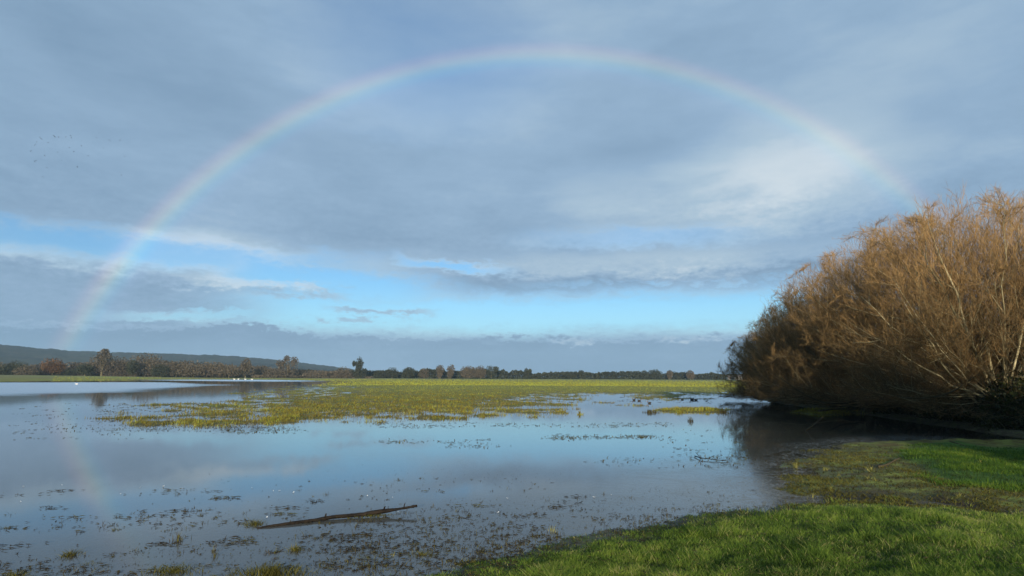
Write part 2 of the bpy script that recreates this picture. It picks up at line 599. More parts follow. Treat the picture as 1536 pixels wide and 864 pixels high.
def water_material():
    m, nt, out = new_mat('flood_water')
    P = pos()
    sep = nt.nodes.new('ShaderNodeSeparateXYZ')
    nt.links.new(P, sep.inputs[0])
    x, y = E(sep.outputs[0]), E(sep.outputs[1])
    rip, near, scum, swirl = attr('ripple'), attr('near'), attr('scum'), attr('swirl')
    nW = noise(P, 0.35, 3)
    nF = noise(xyz(x * 1.0, y * 2.2, 0.0), 7.0, 4, 0.6)
    nR = noise(P, 16.0, 3, 0.6)
    bump = nt.nodes.new('ShaderNodeBump')
    bump.inputs['Distance'].default_value = 0.05
    nt.links.new((rip * 0.55 + 0.012 + near * 0.02 * nW.smooth(0.35, 0.65)).v, bump.inputs['Strength'])
    nt.links.new((nF * 0.3 + nR * 0.12).v, bump.inputs['Height'])
    fres = nt.nodes.new('ShaderNodeFresnel')
    fres.inputs['IOR'].default_value = 1.38
    nt.links.new(bump.outputs[0], fres.inputs['Normal'])
    gl = nt.nodes.new('ShaderNodeBsdfGlossy')
    gl.inputs['Color'].default_value = (0.97, 0.98, 1.0, 1)
    nt.links.new(bump.outputs[0], gl.inputs['Normal'])
    nt.links.new((0.035 + rip * 0.22 + near * 0.05 + scum * 0.08).v, gl.inputs['Roughness'])
    tr = nt.nodes.new('ShaderNodeBsdfTransparent')
    tr.inputs['Color'].default_value = (0.80, 0.82, 0.74, 1)
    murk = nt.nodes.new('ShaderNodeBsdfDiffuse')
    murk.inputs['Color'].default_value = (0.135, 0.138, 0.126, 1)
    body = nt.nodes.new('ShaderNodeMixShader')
    nt.links.new((0.78 - near * 0.20 - attr('clear') * 0.62).v, body.inputs[0])  # thinner murk darkens the pool in place of willow shade
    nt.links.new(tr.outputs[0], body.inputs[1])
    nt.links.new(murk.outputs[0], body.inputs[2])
    mx = nt.nodes.new('ShaderNodeMixShader')
    nt.links.new(fres.outputs[0], mx.inputs[0])
    nt.links.new(body.outputs[0], mx.inputs[1])
    nt.links.new(gl.outputs[0], mx.inputs[2])
    # thin drifting scum: dusty film, in curled streaks near the right shore
    film = nt.nodes.new('ShaderNodeBsdfDiffuse')
    film.inputs['Color'].default_value = (0.20, 0.21, 0.20, 1)
    sw_v = noise(xyz(x * 1.6 + y * 0.5, y * 2.0 - x * 0.3, 0.0), 0.9, 5, 0.62, 2.6)
    lines = (sw_v - 0.5).abs().smooth(0.035, 0.0)
    speck = noise(P, 26.0, 4, 0.65).smooth(0.62, 0.72)
    patch = noise(P, 0.8, 4, 0.6, 0.8).smooth(0.45, 0.62)
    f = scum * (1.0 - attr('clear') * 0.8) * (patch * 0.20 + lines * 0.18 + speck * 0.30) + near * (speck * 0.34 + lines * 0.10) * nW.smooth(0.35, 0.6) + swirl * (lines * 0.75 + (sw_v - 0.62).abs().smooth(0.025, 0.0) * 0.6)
    mf = nt.nodes.new('ShaderNodeMixShader')
    nt.links.new(f.sat().v, mf.inputs[0])
    nt.links.new(mx.outputs[0], mf.inputs[1])
    nt.links.new(film.outputs[0], mf.inputs[2])
    nt.links.new(mf.outputs[0], out.inputs[0])
    return m


wr = np.concatenate([np.geomspace(2.5, 30, 70)[:-1], np.geomspace(30, 700, 90)])
waz = np.radians(np.linspace(-75, 75, 301))
A, R = np.meshgrid(waz, wr)
wX, wY = R * np.sin(A), R * np.cos(A)
nr, nc = wX.shape
i = np.arange(nr - 1)[:, None] * nc + np.arange(nc - 1)[None, :]
wF = np.stack([i, i + 1, i + nc + 1, i + nc], -1).reshape(-1, 4)
rip = np.maximum(sstep(-4, 6, sdist(RIPPLE, wX, wY) + (fbm(wX * .05, wY * .05, 5) - .5) * 16), sstep(-6, 8, sdist(RIPPLE2, wX, wY)))
water = mesh_obj('flood_water', np.stack([wX, wY, np.zeros_like(wX)], -1).reshape(-1, 3), wF, None, water_material(), smooth=True, attrs={
    'ripple': rip.ravel(), 'clear': sstep(-2.5, 1.0, sdist(POOL_SHADE, wX, wY)).ravel(), 'near': sstep(10.5, 7.5, R).ravel(),
    'scum': sstep(-1.0, 1.0, sdist(SCUM, wX, wY)).ravel(), 'swirl': sstep(-0.8, 0.4, sdist(SWIRL, wX, wY)).ravel()})
tag(water, kind='structure')

# hills on the left skyline
crest = np.array([(-600, 470), (-300, 492), (-120, 505), (0, 517), (40, 520.5), (100, 526), (150, 528), (230, 529.5), (330, 533), (400, 538), (440, 543), (500, 549.5),
                  (540, 555), (600, 561), (680, 564.5), (800, 566)], float)
cd = [at(u, v, 1000) for u, v in crest]
caz = np.array([math.atan2(c.x, c.y) for c in cd])
cel = np.array([(c.z - CAMZ) / math.hypot(c.x, c.y) for c in cd])
haz = np.linspace(caz[0], caz[-1], 520)
hr = np.concatenate([np.linspace(1100, 2400, 60), np.linspace(2450, 3400, 12)])
hA, hR = np.meshgrid(haz, hr)
prof = sstep(1050, 2300, hR) * sstep(3500, 2600, hR)
prof = prof * (0.75 + 0.25 * sstep(1500, 2350, hR))
hX, hY = hR * np.sin(hA), hR * np.cos(hA)
hZ = np.interp(hA, caz, cel) * 2350 * prof
hZ = hZ + (fbm(hX * 0.03, hY * 0.03, 31, 4, 0.6) - 0.5) * 14 * np.clip(hZ / 25, 0, 1) + (fbm(hX * 0.004, hY * 0.004, 37) - 0.5) * 30 * np.clip(hZ / 60, 0, 1) * (hR < 2000) - 2
m, nt, out = new_mat('wooded_hill')
P = pos()
c = mixc(noise(P, 0.006, 4).smooth(0.42, 0.60), (0.026, 0.030, 0.020), (0.046, 0.050, 0.030))
c = mixc(noise(P, 0.05, 5, 0.65).smooth(0.40, 0.65) * 0.7, c, (0.055, 0.044, 0.030))
p = principled(nt, c, 1.0, 0.0)
nt.links.new(p.outputs[0], out.inputs[0])
nr, nc = hX.shape
i = np.arange(nr - 1)[:, None] * nc + np.arange(nc - 1)[None, :]
hills = mesh_obj('hills', np.stack([hX, hY, hZ], -1).reshape(-1, 3), np.stack([i, i + 1, i + nc + 1, i + nc], -1).reshape(-1, 4), None, m, smooth=True)
tag(hills, kind='structure')
#--END-GROUND
# ------------------------------------------------------------------ grass blades
def blades(P, H, W, lean, rng, tint, three=True):
    """P (N,3) roots; two-segment bent blades (or single triangles)"""
    n = len(P)
    az = rng.uniform(0, 2 * np.pi, n)
    side = np.stack([np.cos(az), np.sin(az), np.zeros(n)], -1) * (W * 0.5)[:, None]
    la = rng.uniform(0, 2 * np.pi, n)
    ld = np.stack([np.cos(la), np.sin(la), np.zeros(n)], -1) * (H * lean)[:, None]
    up = np.zeros((n, 3)); up[:, 2] = H
    tip = P + ld + up
    if not three:
        V = np.stack([P - side, P + side, tip], 1).reshape(-1, 3)
        F = np.arange(n * 3).reshape(-1, 3)
        return V, None, F, np.repeat(tint, 3)
    mid = P + ld * 0.35 + up * 0.6
    V = np.stack([P - side, P + side, mid + side * 0.8, mid - side * 0.8, tip], 1).reshape(-1, 3)
    b = np.arange(n)[:, None] * 5
    return V, b + np.array([[0, 1, 2, 3]]), b + np.array([[3, 2, 4]]), np.repeat(tint, 5)


def join(parts):
    V, Q, T, C, off = [], [], [], [], 0
    for v, q, t, c in parts:
        V.append(v); C.append(c)
        if q is not None and len(q): Q.append(q + off)
        if t is not None and len(t): T.append(t + off)
        off += len(v)
    return np.concatenate(V), (np.concatenate(Q) if Q else None), (np.concatenate(T) if T else None), np.concatenate(C)


def put(name, parts, mat, parent=None, smooth=False):
    V, Q, T, C = join(parts)
    return mesh_obj(name, V, Q, T, mat, parent, smooth, {'tint': C})


GRASS = leaf_mat('bank_grass', [(0, (0.050, 0.090, 0.016)), (0.4, (0.135, 0.220, 0.032)), (0.75, (0.250, 0.320, 0.050)), (1, (0.40, 0.36, 0.15))], 0.5, big=0.9)
MARSH = leaf_mat('marsh_grass', [(0, (0.050, 0.042, 0.012)), (0.35, (0.130, 0.102, 0.020)), (0.65, (0.235, 0.200, 0.034)), (0.85, (0.32, 0.33, 0.045)), (1, (0.36, 0.41, 0.060))], 0.30, big=0.12)
LAWNG = leaf_mat('lush_grass', [(0, (0.030, 0.040, 0.008)), (0.3, (0.034, 0.078, 0.010)), (0.6, (0.066, 0.135, 0.014)), (1, (0.170, 0.220, 0.030))], 0.35, big=0.7)
WEED = leaf_mat('drowned_stems', [(0, (0.018, 0.014, 0.008)), (0.45, (0.050, 0.036, 0.014)), (0.8, (0.075, 0.070, 0.018)), (1, (0.110, 0.110, 0.030))], 0.1, big=0.5)
TUFT = leaf_mat('tuft_grass', [(0, (0.030, 0.028, 0.008)), (0.4, (0.085, 0.080, 0.016)), (0.75, (0.135, 0.130, 0.024)), (1, (0.24, 0.21, 0.07))], 0.3, big=2.0)
STRAW = leaf_mat('pale_sprigs', [(0, (0.12, 0.12, 0.03)), (0.5, (0.25, 0.24, 0.06)), (1, (0.42, 0.38, 0.16))], 0.3, big=2.0)


def scatter(n, dmin, dmax, azmin, azmax, rng, power):
    """random ground points; power 1 = even on the ground, 0 = even per distance in the view"""
    az = np.radians(rng.uniform(azmin, azmax, n))
    w = rng.uniform(0, 1, n)
    if power == 'inv':
        d = 1.0 / (1 / dmax + w * (1 / dmin - 1 / dmax))
    else:
        d = np.exp(np.log(dmin) + w * np.log(dmax / dmin))
    return d * np.sin(az), d * np.cos(az)


def scraps(x, y, z, L, W, rng, tint):
    n = len(x)
    az = rng.normal(0.12, 0.5, n)
    dx, dy = np.cos(az), np.sin(az)
    c = np.stack([x, y, z], -1)
    u = np.stack([dx, dy, rng.normal(0, 0.10, n)], -1) * (L * 0.5)[:, None]
    s = np.stack([-dy, dx, np.zeros(n)], -1) * (W * 0.5)[:, None]
    k = np.stack([-dy, dx, np.zeros(n)], -1) * (L * rng.normal(0, 0.16, n))[:, None]
    up = np.zeros((n, 3)); up[:, 2] = W * 0.45
    V = np.stack([c - u, c - s + k + 0, c + up + k, c + s + k, c + u], 1).reshape(-1, 3)
    b = np.arange(n)[:, None] * 5
    T = np.concatenate([b + np.array([[0, 1, 2]]), b + np.array([[0, 2, 3]]), b + np.array([[4, 2, 1]]), b + np.array([[4, 3, 2]])])
    return V, None, T, np.repeat(tint, 5)


# near bank: short wet pasture
rng = np.random.default_rng(11)
x, y = scatter(430000, 4.6, 13.0, -22, 45, rng, 'log')
d, nA, nB, nC, sb, sw, sl, sm, si, sk = zones(x, y)
edge = sstep(-0.55, 0.75, sb + (nB - 0.5) * 0.9) ** 2.2
ok = (rng.uniform(0, 1, len(x)) < edge * (0.55 + 0.6 * nB)) & (sb > -0.55)
x, y, nA, nB, sb = x[ok], y[ok], nA[ok], nB[ok], sb[ok]
z = land(x, y)
clump = fbm(x * 5.5, y * 5.5, 77)
tuss = sstep(0.58, 0.70, fbm(x * 1.9, y * 1.9, 58))
H = (0.026 + 0.066 * clump ** 1.3) * (1 + 1.0 * tuss) * rng.uniform(0.5, 1.25, len(x)) * (0.55 + 0.45 * sstep(0.1, 1.0, sb))
tint = np.clip((0.30 + (clump - 0.5) * 0.9 + (fbm(x * 0.8, y * 0.8, 57) - 0.5) * 1.2 + 0.16 * sstep(0.9, 0.3, sb) * sstep(2.5, 3.5, x) + rng.normal(0, 0.16, len(x)) + sstep(3.0, 4.2, x) * 0.14) - 0.25 * sstep(0.7, 0.1, sb), 0, 1)
dead = rng.uniform(0, 1, len(x)) < 0.03 + 0.12 * sstep(0.54, 0.64, fbm(x * 1.3, y * 1.3, 55))
tint[dead] = rng.uniform(0.85, 1.0, dead.sum())
P3 = np.stack([x, y, np.maximum(z, -0.02) - 0.008], -1)
bank_grass = put('bank_grass', [blades(P3, H, 0.0035 + 0.0032 * rng.uniform(0, 1, len(x)), rng.uniform(0.2, 1.1, len(x)), rng, tint)], GRASS)
# dead stems and fallen willow leaves lying in the pasture
k = rng.choice(len(x), 2600)
kz = z[k] + H[k] * rng.uniform(0.3, 0.9, len(k))
litter = put('fallen_leaves', [scraps(x[k], y[k], kz, rng.uniform(0.02, 0.075, len(k)), rng.uniform(0.004, 0.013, len(k)), rng, rng.uniform(0.0, 1.0, len(k)))], WEED)
tag(litter, 'dead brown leaves and stems lying in the grass of the near bank', 'leaves', kind='stuff')
tag(bank_grass, 'short wet green pasture grass covering the bank at the lower right', 'grass', kind='stuff')

# lush lawn patch under the willow's edge
x, y = scatter(150000, 9.0, 18.5, 24, 50, rng, 'log')
sl = sdist(LAWN, x, y) + (fbm(x * 0.9, y * 0.9, 3) - 0.5) * 0.45
pl = fbm(x * 0.9, y * 0.9, 88)
ok = rng.uniform(0, 1, len(x)) < sstep(-0.25, 0.4, sl + (fbm(x * 2.2, y * 2.2, 89) - 0.5) * 1.2) * (0.25 + 0.75 * sstep(0.36, 0.5, pl))
x, y = x[ok], y[ok]
z = land(x, y)
clump = fbm(x * 3.0, y * 3.0, 78)
P3 = np.stack([x, y, z - 0.008], -1)
lawn = put('lush_grass', [blades(P3, (0.03 + 0.07 * clump) * rng.uniform(0.5, 1.2, len(x)), np.full(len(x), 0.011), rng.uniform(0.2, 1.0, len(x)), rng,
                                 np.clip(0.40 + (clump - 0.5) * 1.1 + (pl[ok] - 0.5) * 1.1 + rng.normal(0, 0.17, len(x)), 0, 1), False)], LAWNG)
tag(lawn, 'lush bright green grass patch beside the dark pool under the willows', 'grass', kind='stuff')

# flooded meadow: olive-yellow tussocks standing in the water
parts = []
x, y = scatter(230000, 19.0, 115.0, -38, 47, rng, 'inv')
d, nA, nB, nC, sb, sw, sl, sm, si, sk = zones(x, y)
h = land(x, y)
keep = ((sm > -5) | (si > -0.4)) & (h > -0.045 + 0.02 * rng.normal(0, 1, len(x))) & (rng.uniform(0, 1, len(x)) < sstep(-0.07, 0.03, h)) & (x < 0.52 * y + 40)
x, y, h, d, nB, si = x[keep], y[keep], h[keep], d[keep], nB[keep], si[keep]
clump = fbm(x * 1.7, y * 1.7, 41)
H = (0.04 + 0.20 * clump ** 1.6) * rng.uniform(0.4, 1.2, len(x)) + np.where(rng.uniform(0, 1, len(x)) < 0.012, 0.12, 0)
H = H * (1 - 0.35 * sstep(40, 90, d))
W = 0.010 + 0.0006 * d
tint = np.clip(0.44 + (clump - 0.5) * 0.9 + rng.normal(0, 0.17, len(x)) + 0.12 * (si > -0.4) + 0.34 * sstep(50, 95, d), 0, 1)
parts.append(blades(np.stack([x, y, np.maximum(h, -0.03) - 0.01], -1), H, W, rng.uniform(0.15, 1.0, len(x)), rng, tint, False))
x, y = scatter(60000, 110.0, 330.0, -38, 47, rng, 'inv')
sm = sdist(MEADOW, x, y)
h = land(x, y)
keep = (sm > 1) & (h > 0.0)
x, y, h = x[keep], y[keep], h[keep]
d = np.hypot(x, y)
parts.append(blades(np.stack([x, y, h - 0.01], -1), rng.uniform(0.05, 0.16, len(x)), 0.0014 * d, rng.uniform(0.1, 0.8, len(x)), rng,
                    np.clip(0.82 + rng.normal(0, 0.14, len(x)), 0, 1), False))
marsh = put('marsh_grass', parts, MARSH)
tag(marsh, 'yellow-olive grass of the flooded meadow standing in patches out of the water', 'grass', kind='stuff')

# mossy wet margin right of the water: low moss and stubble
x, y = scatter(120000, 7.0, 17.5, 18, 47, rng, 'log')
sw = sdist(WET, x, y) + (fbm(x * 0.9, y * 0.9, 3) - 0.5) * 0.6
h = land(x, y)
pn = fbm(x * 1.1, y * 1.1, 91)
ok = (sw > -0.5) & (h > -0.02) & (rng.uniform(0, 1, len(x)) < 0.25 + 0.70 * sstep(0.42, 0.56, pn)) & (sdist(BANK, x, y) < 0.25) & (sdist(LAWN, x, y) < 0.1)
x, y, h, pn = x[ok], y[ok], h[ok], pn[ok]
moss = put('margin_moss', [blades(np.stack([x, y, h - 0.006], -1), rng.uniform(0.012, 0.05, len(x)), rng.uniform(0.008, 0.022, len(x)), rng.uniform(0.4, 1.6, len(x)), rng,
                                  np.clip(0.20 + (pn - 0.40) * 1.4 + rng.normal(0, 0.18, len(x)), 0, 1), False)], TUFT)
tag(moss, 'yellow-green moss and stubble on the muddy margin between bank and willows', 'moss', kind='stuff')

# drowned stems, leaf scraps and duckweed drifting in the shallows
parts = []
x, y = scatter(34000, 4.9, 11.5, -46, 26, rng, 'log')
d = np.hypot(x, y)
cl = fbm(x * 0.8, y * 1.6, 61) * 0.6 + fbm(x * 3.0, y * 5.0, 62) * 0.4
dens = 0.55 * sstep(0.43, 0.64, cl) * (0.15 + 0.85 * sstep(9.6, 7.2, d)) * (0.40 + 0.60 * sstep(1.6, -1.5, x)) * (0.5 + 0.9 * sstep(7.2, 5.2, d))
ok = (rng.uniform(0, 1, len(x)) < dens * 0.85) & (land(x, y) < 0.01) & (d < 10.4)
x, y, d = x[ok], y[ok], d[ok]
n = len(x)
parts.append(scraps(x, y, np.full(n, 0.003) + rng.uniform(0, 0.004, n), 0.02 + 0.085 * rng.uniform(0, 1, n) ** 2.2, 0.006 + 0.014 * rng.uniform(0, 1, n), rng, rng.uniform(0.0, 0.75, n)))
# matted drift rows, lying along the wind
for k in range(60):
    cu, cv = rng.uniform(-60, 1000), 735 + 125 * rng.uniform(0, 1) ** 1.25
    px, py = gp(cu, cv)
    if float(land(np.array([px]), np.array([py]))[0]) > 0.0:
        continue
    q = int(rng.integers(5, 26))
    sx, sy = rng.uniform(0.05, 0.22), rng.uniform(0.02, 0.07)
    tilt = rng.normal(0.12, 0.12)
    lx, ly = rng.normal(0, sx, q), rng.normal(0, sy, q)
    xx, yy = px + lx * math.cos(tilt) - ly * math.sin(tilt), py + lx * math.sin(tilt) + ly * math.cos(tilt)
    base = rng.uniform(0.05, 0.75)
    parts.append(scraps(xx, yy, 0.004 + rng.uniform(0, 0.010, q), rng.uniform(0.02, 0.11, q), rng.uniform(0.006, 0.018, q), rng, np.clip(base + rng.normal(0, 0.15, q), 0, 1)))
    q2 = q // 4 + 1
    parts.append(blades(np.stack([xx[:q2], yy[:q2], np.full(q2, -0.01)], -1), rng.uniform(0.015, 0.05, q2), rng.uniform(0.005, 0.009, q2), rng.uniform(0.4, 2.0, q2), rng, np.clip(base + rng.normal(0, 0.2, q2), 0, 1)))
# clumped upright stubs
ix = rng.choice(n, 450)
cx, cy = np.repeat(x[ix], 4) + rng.normal(0, 0.03, 1800), np.repeat(y[ix], 4) + rng.normal(0, 0.03, 1800)
m_ = len(cx)
parts.append(blades(np.stack([cx, cy, np.full(m_, -0.01)], -1), rng.uniform(0.015, 0.06, m_), rng.uniform(0.004, 0.008, m_), rng.uniform(0.2, 1.8, m_), rng, rng.uniform(0.1, 0.95, m_)))
# tiny specks
x, y = scatter(16000, 4.9, 12.5, -46, 30, rng, 'log')
cl = fbm(x * 0.7, y * 1.2, 71)
ok = (rng.uniform(0, 1, len(x)) < sstep(0.42, 0.62, cl) * 0.55 * sstep(12.5, 6.5, np.hypot(x, y))) & (land(x, y) < 0.0)
x, y = x[ok], y[ok]
n = len(x)
parts.append(scraps(x, y, np.full(n, 0.003), rng.uniform(0.008, 0.022, n), rng.uniform(0.005, 0.011, n), rng, rng.uniform(0.0, 1.0, n)))
# litter and stubble of the peaty waterline
x, y = scatter(90000, 4.7, 10.5, -20, 40, rng, 'log')
sbb = sdist(BANK, x, y) + (fbm(x * 2.5, y * 2.5, 19) - 0.5) * 0.9
ok = (rng.uniform(0, 1, len(x)) < sstep(-0.75, -0.1, sbb) * sstep(0.75, 0.2, sbb) * 0.42 * sstep(0.35, 0.6, fbm(x * 4, y * 4, 23)))
x, y = x[ok], y[ok]
n = len(x)
zz = np.maximum(land(x, y), 0.0)
hf = n // 2
parts.append(scraps(x[:hf], y[:hf], zz[:hf] + 0.004, rng.uniform(0.015, 0.07, hf), rng.uniform(0.005, 0.014, hf), rng, rng.uniform(0.0, 0.8, hf)))
parts.append(blades(np.stack([x[hf:], y[hf:], zz[hf:] - 0.006], -1), rng.uniform(0.01, 0.05, n - hf), rng.uniform(0.004, 0.009, n - hf), rng.uniform(0.3, 1.8, n - hf), rng, rng.uniform(0.1, 1.0, n - hf)))
# sparse lines of stems further out
for (u0, u1, v0, v1, num) in ((820, 985, 653, 658, 55), (830, 870, 652, 660, 22), (930, 980, 653, 658, 20), (555, 630, 661, 664, 14), (655, 745, 660, 672, 26), (330, 460, 640, 650, 60), (150, 420, 606, 648, 330), (930, 1085, 595, 606, 50), (1040, 1130, 684, 700, 40), (880, 1000, 686, 704, 14),
                              (1000, 1130, 640, 690, 40), (560, 1000, 634, 642, 110), (20, 220, 598, 660, 60)):
    for k in range(num):
        px, py = gp(rng.uniform(u0, u1), rng.uniform(v0, v1))
        q = 4
        xx, yy = px + rng.normal(0, 0.16, q), py + rng.normal(0, 0.16, q)
        if k % 3 == 0:
            parts.append(blades(np.stack([xx, yy, np.full(q, -0.01)], -1), rng.uniform(0.012, 0.055, q), np.full(q, 0.012 + 0.0008 * py), rng.uniform(0.2, 1.6, q), rng, rng.uniform(0.2, 1.0, q)))
        else:
            sc = 0.30 + py / 60
            parts.append(scraps(xx, yy, rng.uniform(0.004, 0.012, q), rng.uniform(0.05, 0.28, q) * sc, rng.uniform(0.012, 0.04, q) * sc, rng, rng.uniform(0.15, 0.9, q)))
weed = put('drowned_stems', parts, WEED)
tag(weed, 'dark drowned stems and leaf scraps strewn over the shallow flood water', 'floating plants', kind='stuff')


# ------------------------------------------------------------------ single tufts and sprigs one can point at
def tuft(name, u, v, n, hgt, spread, mat, label, cat, group, rng, tlo=0.1, thi=0.9, flat=0.7, wid=0.007, aspect=1.0, wet=None):
    px, py = gp(u, v)
    z0 = max(float(land(np.array([px]), np.array([py]))[0]), -0.02)
    r = np.minimum(np.abs(rng.normal(0, 1, n)), 1.55 * rng.uniform(0.7, 1, n)) * spread
    a = rng.uniform(0, 2 * np.pi, n)
    P = np.stack([r * np.cos(a) * aspect, r * np.sin(a), np.full(n, -0.02)], -1)
    H = hgt * rng.uniform(0.35, 1.1, n) * np.exp(-0.4 * (r / spread) ** 2)
    parts = [blades(P, H + 0.02, np.full(n, wid) * rng.uniform(0.6, 1.3, n), rng.uniform(0.1, flat * 2, n), rng, rng.uniform(tlo, thi, n))]
    # the sod the blades grow from
    k = 18
    ha = np.arange(k) * 2 * np.pi / k
    rr = spread * 1.55 * rng.uniform(0.85, 1.15, k)
    hv = np.concatenate([np.stack([np.cos(ha) * rr * aspect, np.sin(ha) * rr, np.full(k, -0.03)], -1), np.stack([np.cos(ha) * rr * aspect * 0.5, np.sin(ha) * rr * 0.5, np.full(k, 0.004)], -1),
                         [[0, 0, 0.010]]])
    q4 = np.array([(i, (i + 1) % k, k + (i + 1) % k, k + i) for i in range(k)])
    t3 = np.array([(k + i, k + (i + 1) % k, 2 * k) for i in range(k)])
    parts.append((hv, q4, t3, np.full(len(hv), 0.05)))
    o = put(name, parts, mat)
    o.location = (px, py, z0)
    return tag(o, label, cat, group)


rt = np.random.default_rng(5)
GT = 'grass tufts standing in the shallow water'
for u, v, n, hg, sp, lab, asp in (
        (382, 787, 260, 0.085, 0.085, 'bushy olive grass tuft growing against the left end of the log', 1.3),
        (105, 833, 190, 0.085, 0.060, 'yellow-green grass tuft alone in the shallows at far lower left', 1.0),
        (443, 826, 170, 0.085, 0.060, 'upright yellow-green tuft between the log and the bottom edge', 1.0),
        (408, 862, 900, 0.110, 0.150, 'largest bright grass tuft at the bottom edge below the log', 2.0),
        (262, 858, 520, 0.080, 0.140, 'wide pale-green low tuft at the bottom edge left of centre', 1.8),
        (634, 832, 420, 0.055, 0.120, 'flat dark olive mat of grass to the right below the log', 1.7),
        (10, 792, 160, 0.045, 0.075, 'small dark tuft at the left edge of the water', 1.3),
        (172, 795, 120, 0.045, 0.050, 'small olive tuft in the open shallows left of the dead stalks', 1.4),
        (25, 863, 330, 0.060, 0.110, 'low grass tuft in the bottom left corner', 1.4),
        (365, 806, 200, 0.030, 0.090, 'flattened brown-olive tuft just below the left end of the log', 1.8),
        (545, 838, 260, 0.035, 0.100, 'sparse flattened tuft below the middle of the log', 1.8),
        (132, 846, 180, 0.040, 0.090, 'ragged brown tuft leaning low between two yellow-green tufts at lower left', 1.5),
        (712, 846, 240, 0.035, 0.110, 'low brownish tuft where the water meets the near bank', 1.8)):
    tuft('grass_tuft', u, v, n, hg, sp, TUFT, lab, 'grass tuft', GT, rt, aspect=asp)
for u, v, n, hg, lab in ((266, 812, 34, 0.15, 'dry brown stalks standing upright in water left of the log'),
                         (322, 836, 14, 0.11, 'thin dark stalks with a white speck near the bottom left'),
                         (202, 826, 12, 0.08, 'short dark stalks in the shallows between two left tufts'),
                         (490, 742, 30, 0.075, 'cluster of dark bent stalks rising behind the log'),
                         (416, 762, 6, 0.06, 'single short dark stub behind the left end of the log'),
                         (830, 797, 26, 0.11, 'pale straw stalks standing at the water margin of the bank'),
                         (972, 777, 22, 0.10, 'brown pointed stalks at the water edge below the open water'),
                         (590, 834, 7, 0.07, 'single pale green blade upright right below the log'),
                         (470, 745, 16, 0.05, 'low dark stalks bent over the water behind the log, left of a taller cluster')):
    pale = 'pale' in lab
    tuft('stalk_cluster', u, v, n, hg, 0.022 if n < 20 else 0.05, STRAW if pale else WEED, lab, 'plant stalks', 'dead stalks in the shallows', rt, 0.2, 1.0, 0.22, 0.006)
for u, v, n, hg, lab in ((1193, 702, 30, 0.15, 'yellow sprig with a pale tip at the left of the muddy margin'),
                         (1238, 706, 34, 0.13, 'taller pair of yellow shoots on the green-tinged mud'),
                         (1307, 711, 26, 0.15, 'bright yellow forked sprig in the middle of the mossy margin'),
                         (1303, 722, 14, 0.08, 'short yellow shoot just below the forked sprig'),
                         (1314, 725, 14, 0.09, 'small yellow shoot right below the forked sprig'),
                         (1219, 746, 22, 0.09, 'pale green sprig where the mud meets open water'),
                         (1246, 738, 12, 0.07, 'thin dull sprig between bank crest and mud'),
                         (1258, 715, 12, 0.07, 'faint yellow shoot right of the taller pair'),
                         (1470, 700, 24, 0.07, 'pale tuft on the lower edge of the lush lawn'),
                         (1440, 752, 30, 0.10, 'straw-coloured sprig on the crest of the near bank')):
    tuft('grass_sprig', u, v, n, hg, 0.035, STRAW, lab, 'grass sprig', 'pale sprigs on the muddy margin', rt, 0.0, 0.8, 0.4, 0.009)
for u, v, lab in ((1060, 617, 'orange-yellow reed tuft in the middle of the small island'), (1086, 619, 'dark orange tuft at the right end of the small island'),
                  (1019, 619, 'brownish tuft at the left part of the small island'), (976, 619, 'small dark tuft at the left tip of the small island'),
                  (1036, 632, 'dark upright stalk tuft in open water below the small island'), (870, 622, 'thin stalk tuft standing in the channel left of the small island')):
    tuft('reed_tuft', u, v, 120 if 'stalk' not in lab else 40, 0.22 if 'stalk' not in lab else 0.25, 0.22 if 'stalk' not in lab else 0.07, MARSH if 'dark' not in lab else WEED, lab, 'reed tuft', 'tufts on the small island', rt, 0.3, 1.0, 0.4, 0.025, 1.4)
#--END-PLANTS
# ------------------------------------------------------------------ branch tubes
def tubes(P, R, sides, tint):
    """P (N,K,3) centre lines, R (N,K) radii; last ring closes to a point"""
    n, K, _ = P.shape
    T = P[:, -1] - P[:, 0]
    T /= np.linalg.norm(T, axis=1, keepdims=True) + 1e-9
    ref = np.where(np.abs(T[:, 2:3]) < 0.8, np.array([[0, 0, 1.0]]), np.array([[1.0, 0, 0]]))
    A = np.cross(T, ref); A /= np.linalg.norm(A, axis=1, keepdims=True) + 1e-9
    B = np.cross(T, A)
    ang = np.arange(sides) * 2 * np.pi / sides
    ring = A[:, None, :] * np.cos(ang)[None, :, None] + B[:, None, :] * np.sin(ang)[None, :, None]      # n,s,3
    V = P[:, :-1, None, :] + ring[:, None, :, :] * R[:, :-1, None, None]                              # n,K-1,s,3
    V = np.concatenate([V.reshape(n, -1, 3), P[:, -1:, :]], 1)
    per = (K - 1) * sides + 1
    q, t = [], []
    for k in range(K - 2):
        for s in range(sides):
            s2 = (s + 1) % sides
            q.append([k * sides + s, k * sides + s2, (k + 1) * sides + s2, (k + 1) * sides + s])
    k = K - 2
    for s in range(sides):
        t.append([k * sides + s, k * sides + (s + 1) % sides, per - 1])
    off = np.arange(n)[:, None, None] * per
    Q = (off + np.array(q)[None]).reshape(-1, 4) if q else None
    return V.reshape(-1, 3), Q, (off + np.array(t)[None]).reshape(-1, 3), np.repeat(tint, per)


def curve_pts(P0, D, L, bend, K, rng, jit):
    """curved centre lines: start, unit direction, length, bend vector (added as t^2)"""
    t = np.linspace(0, 1, K)
    P = P0[:, None, :] + D[:, None, :] * (L[:, None] * t)[:, :, None] + bend[:, None, :] * (L[:, None] * t ** 2)[:, :, None]
    w = rng.normal(0, 1, (len(P0), K, 3)) * (L * jit)[:, None, None] * (t * (1.15 - t))[None, :, None]
    return P + w


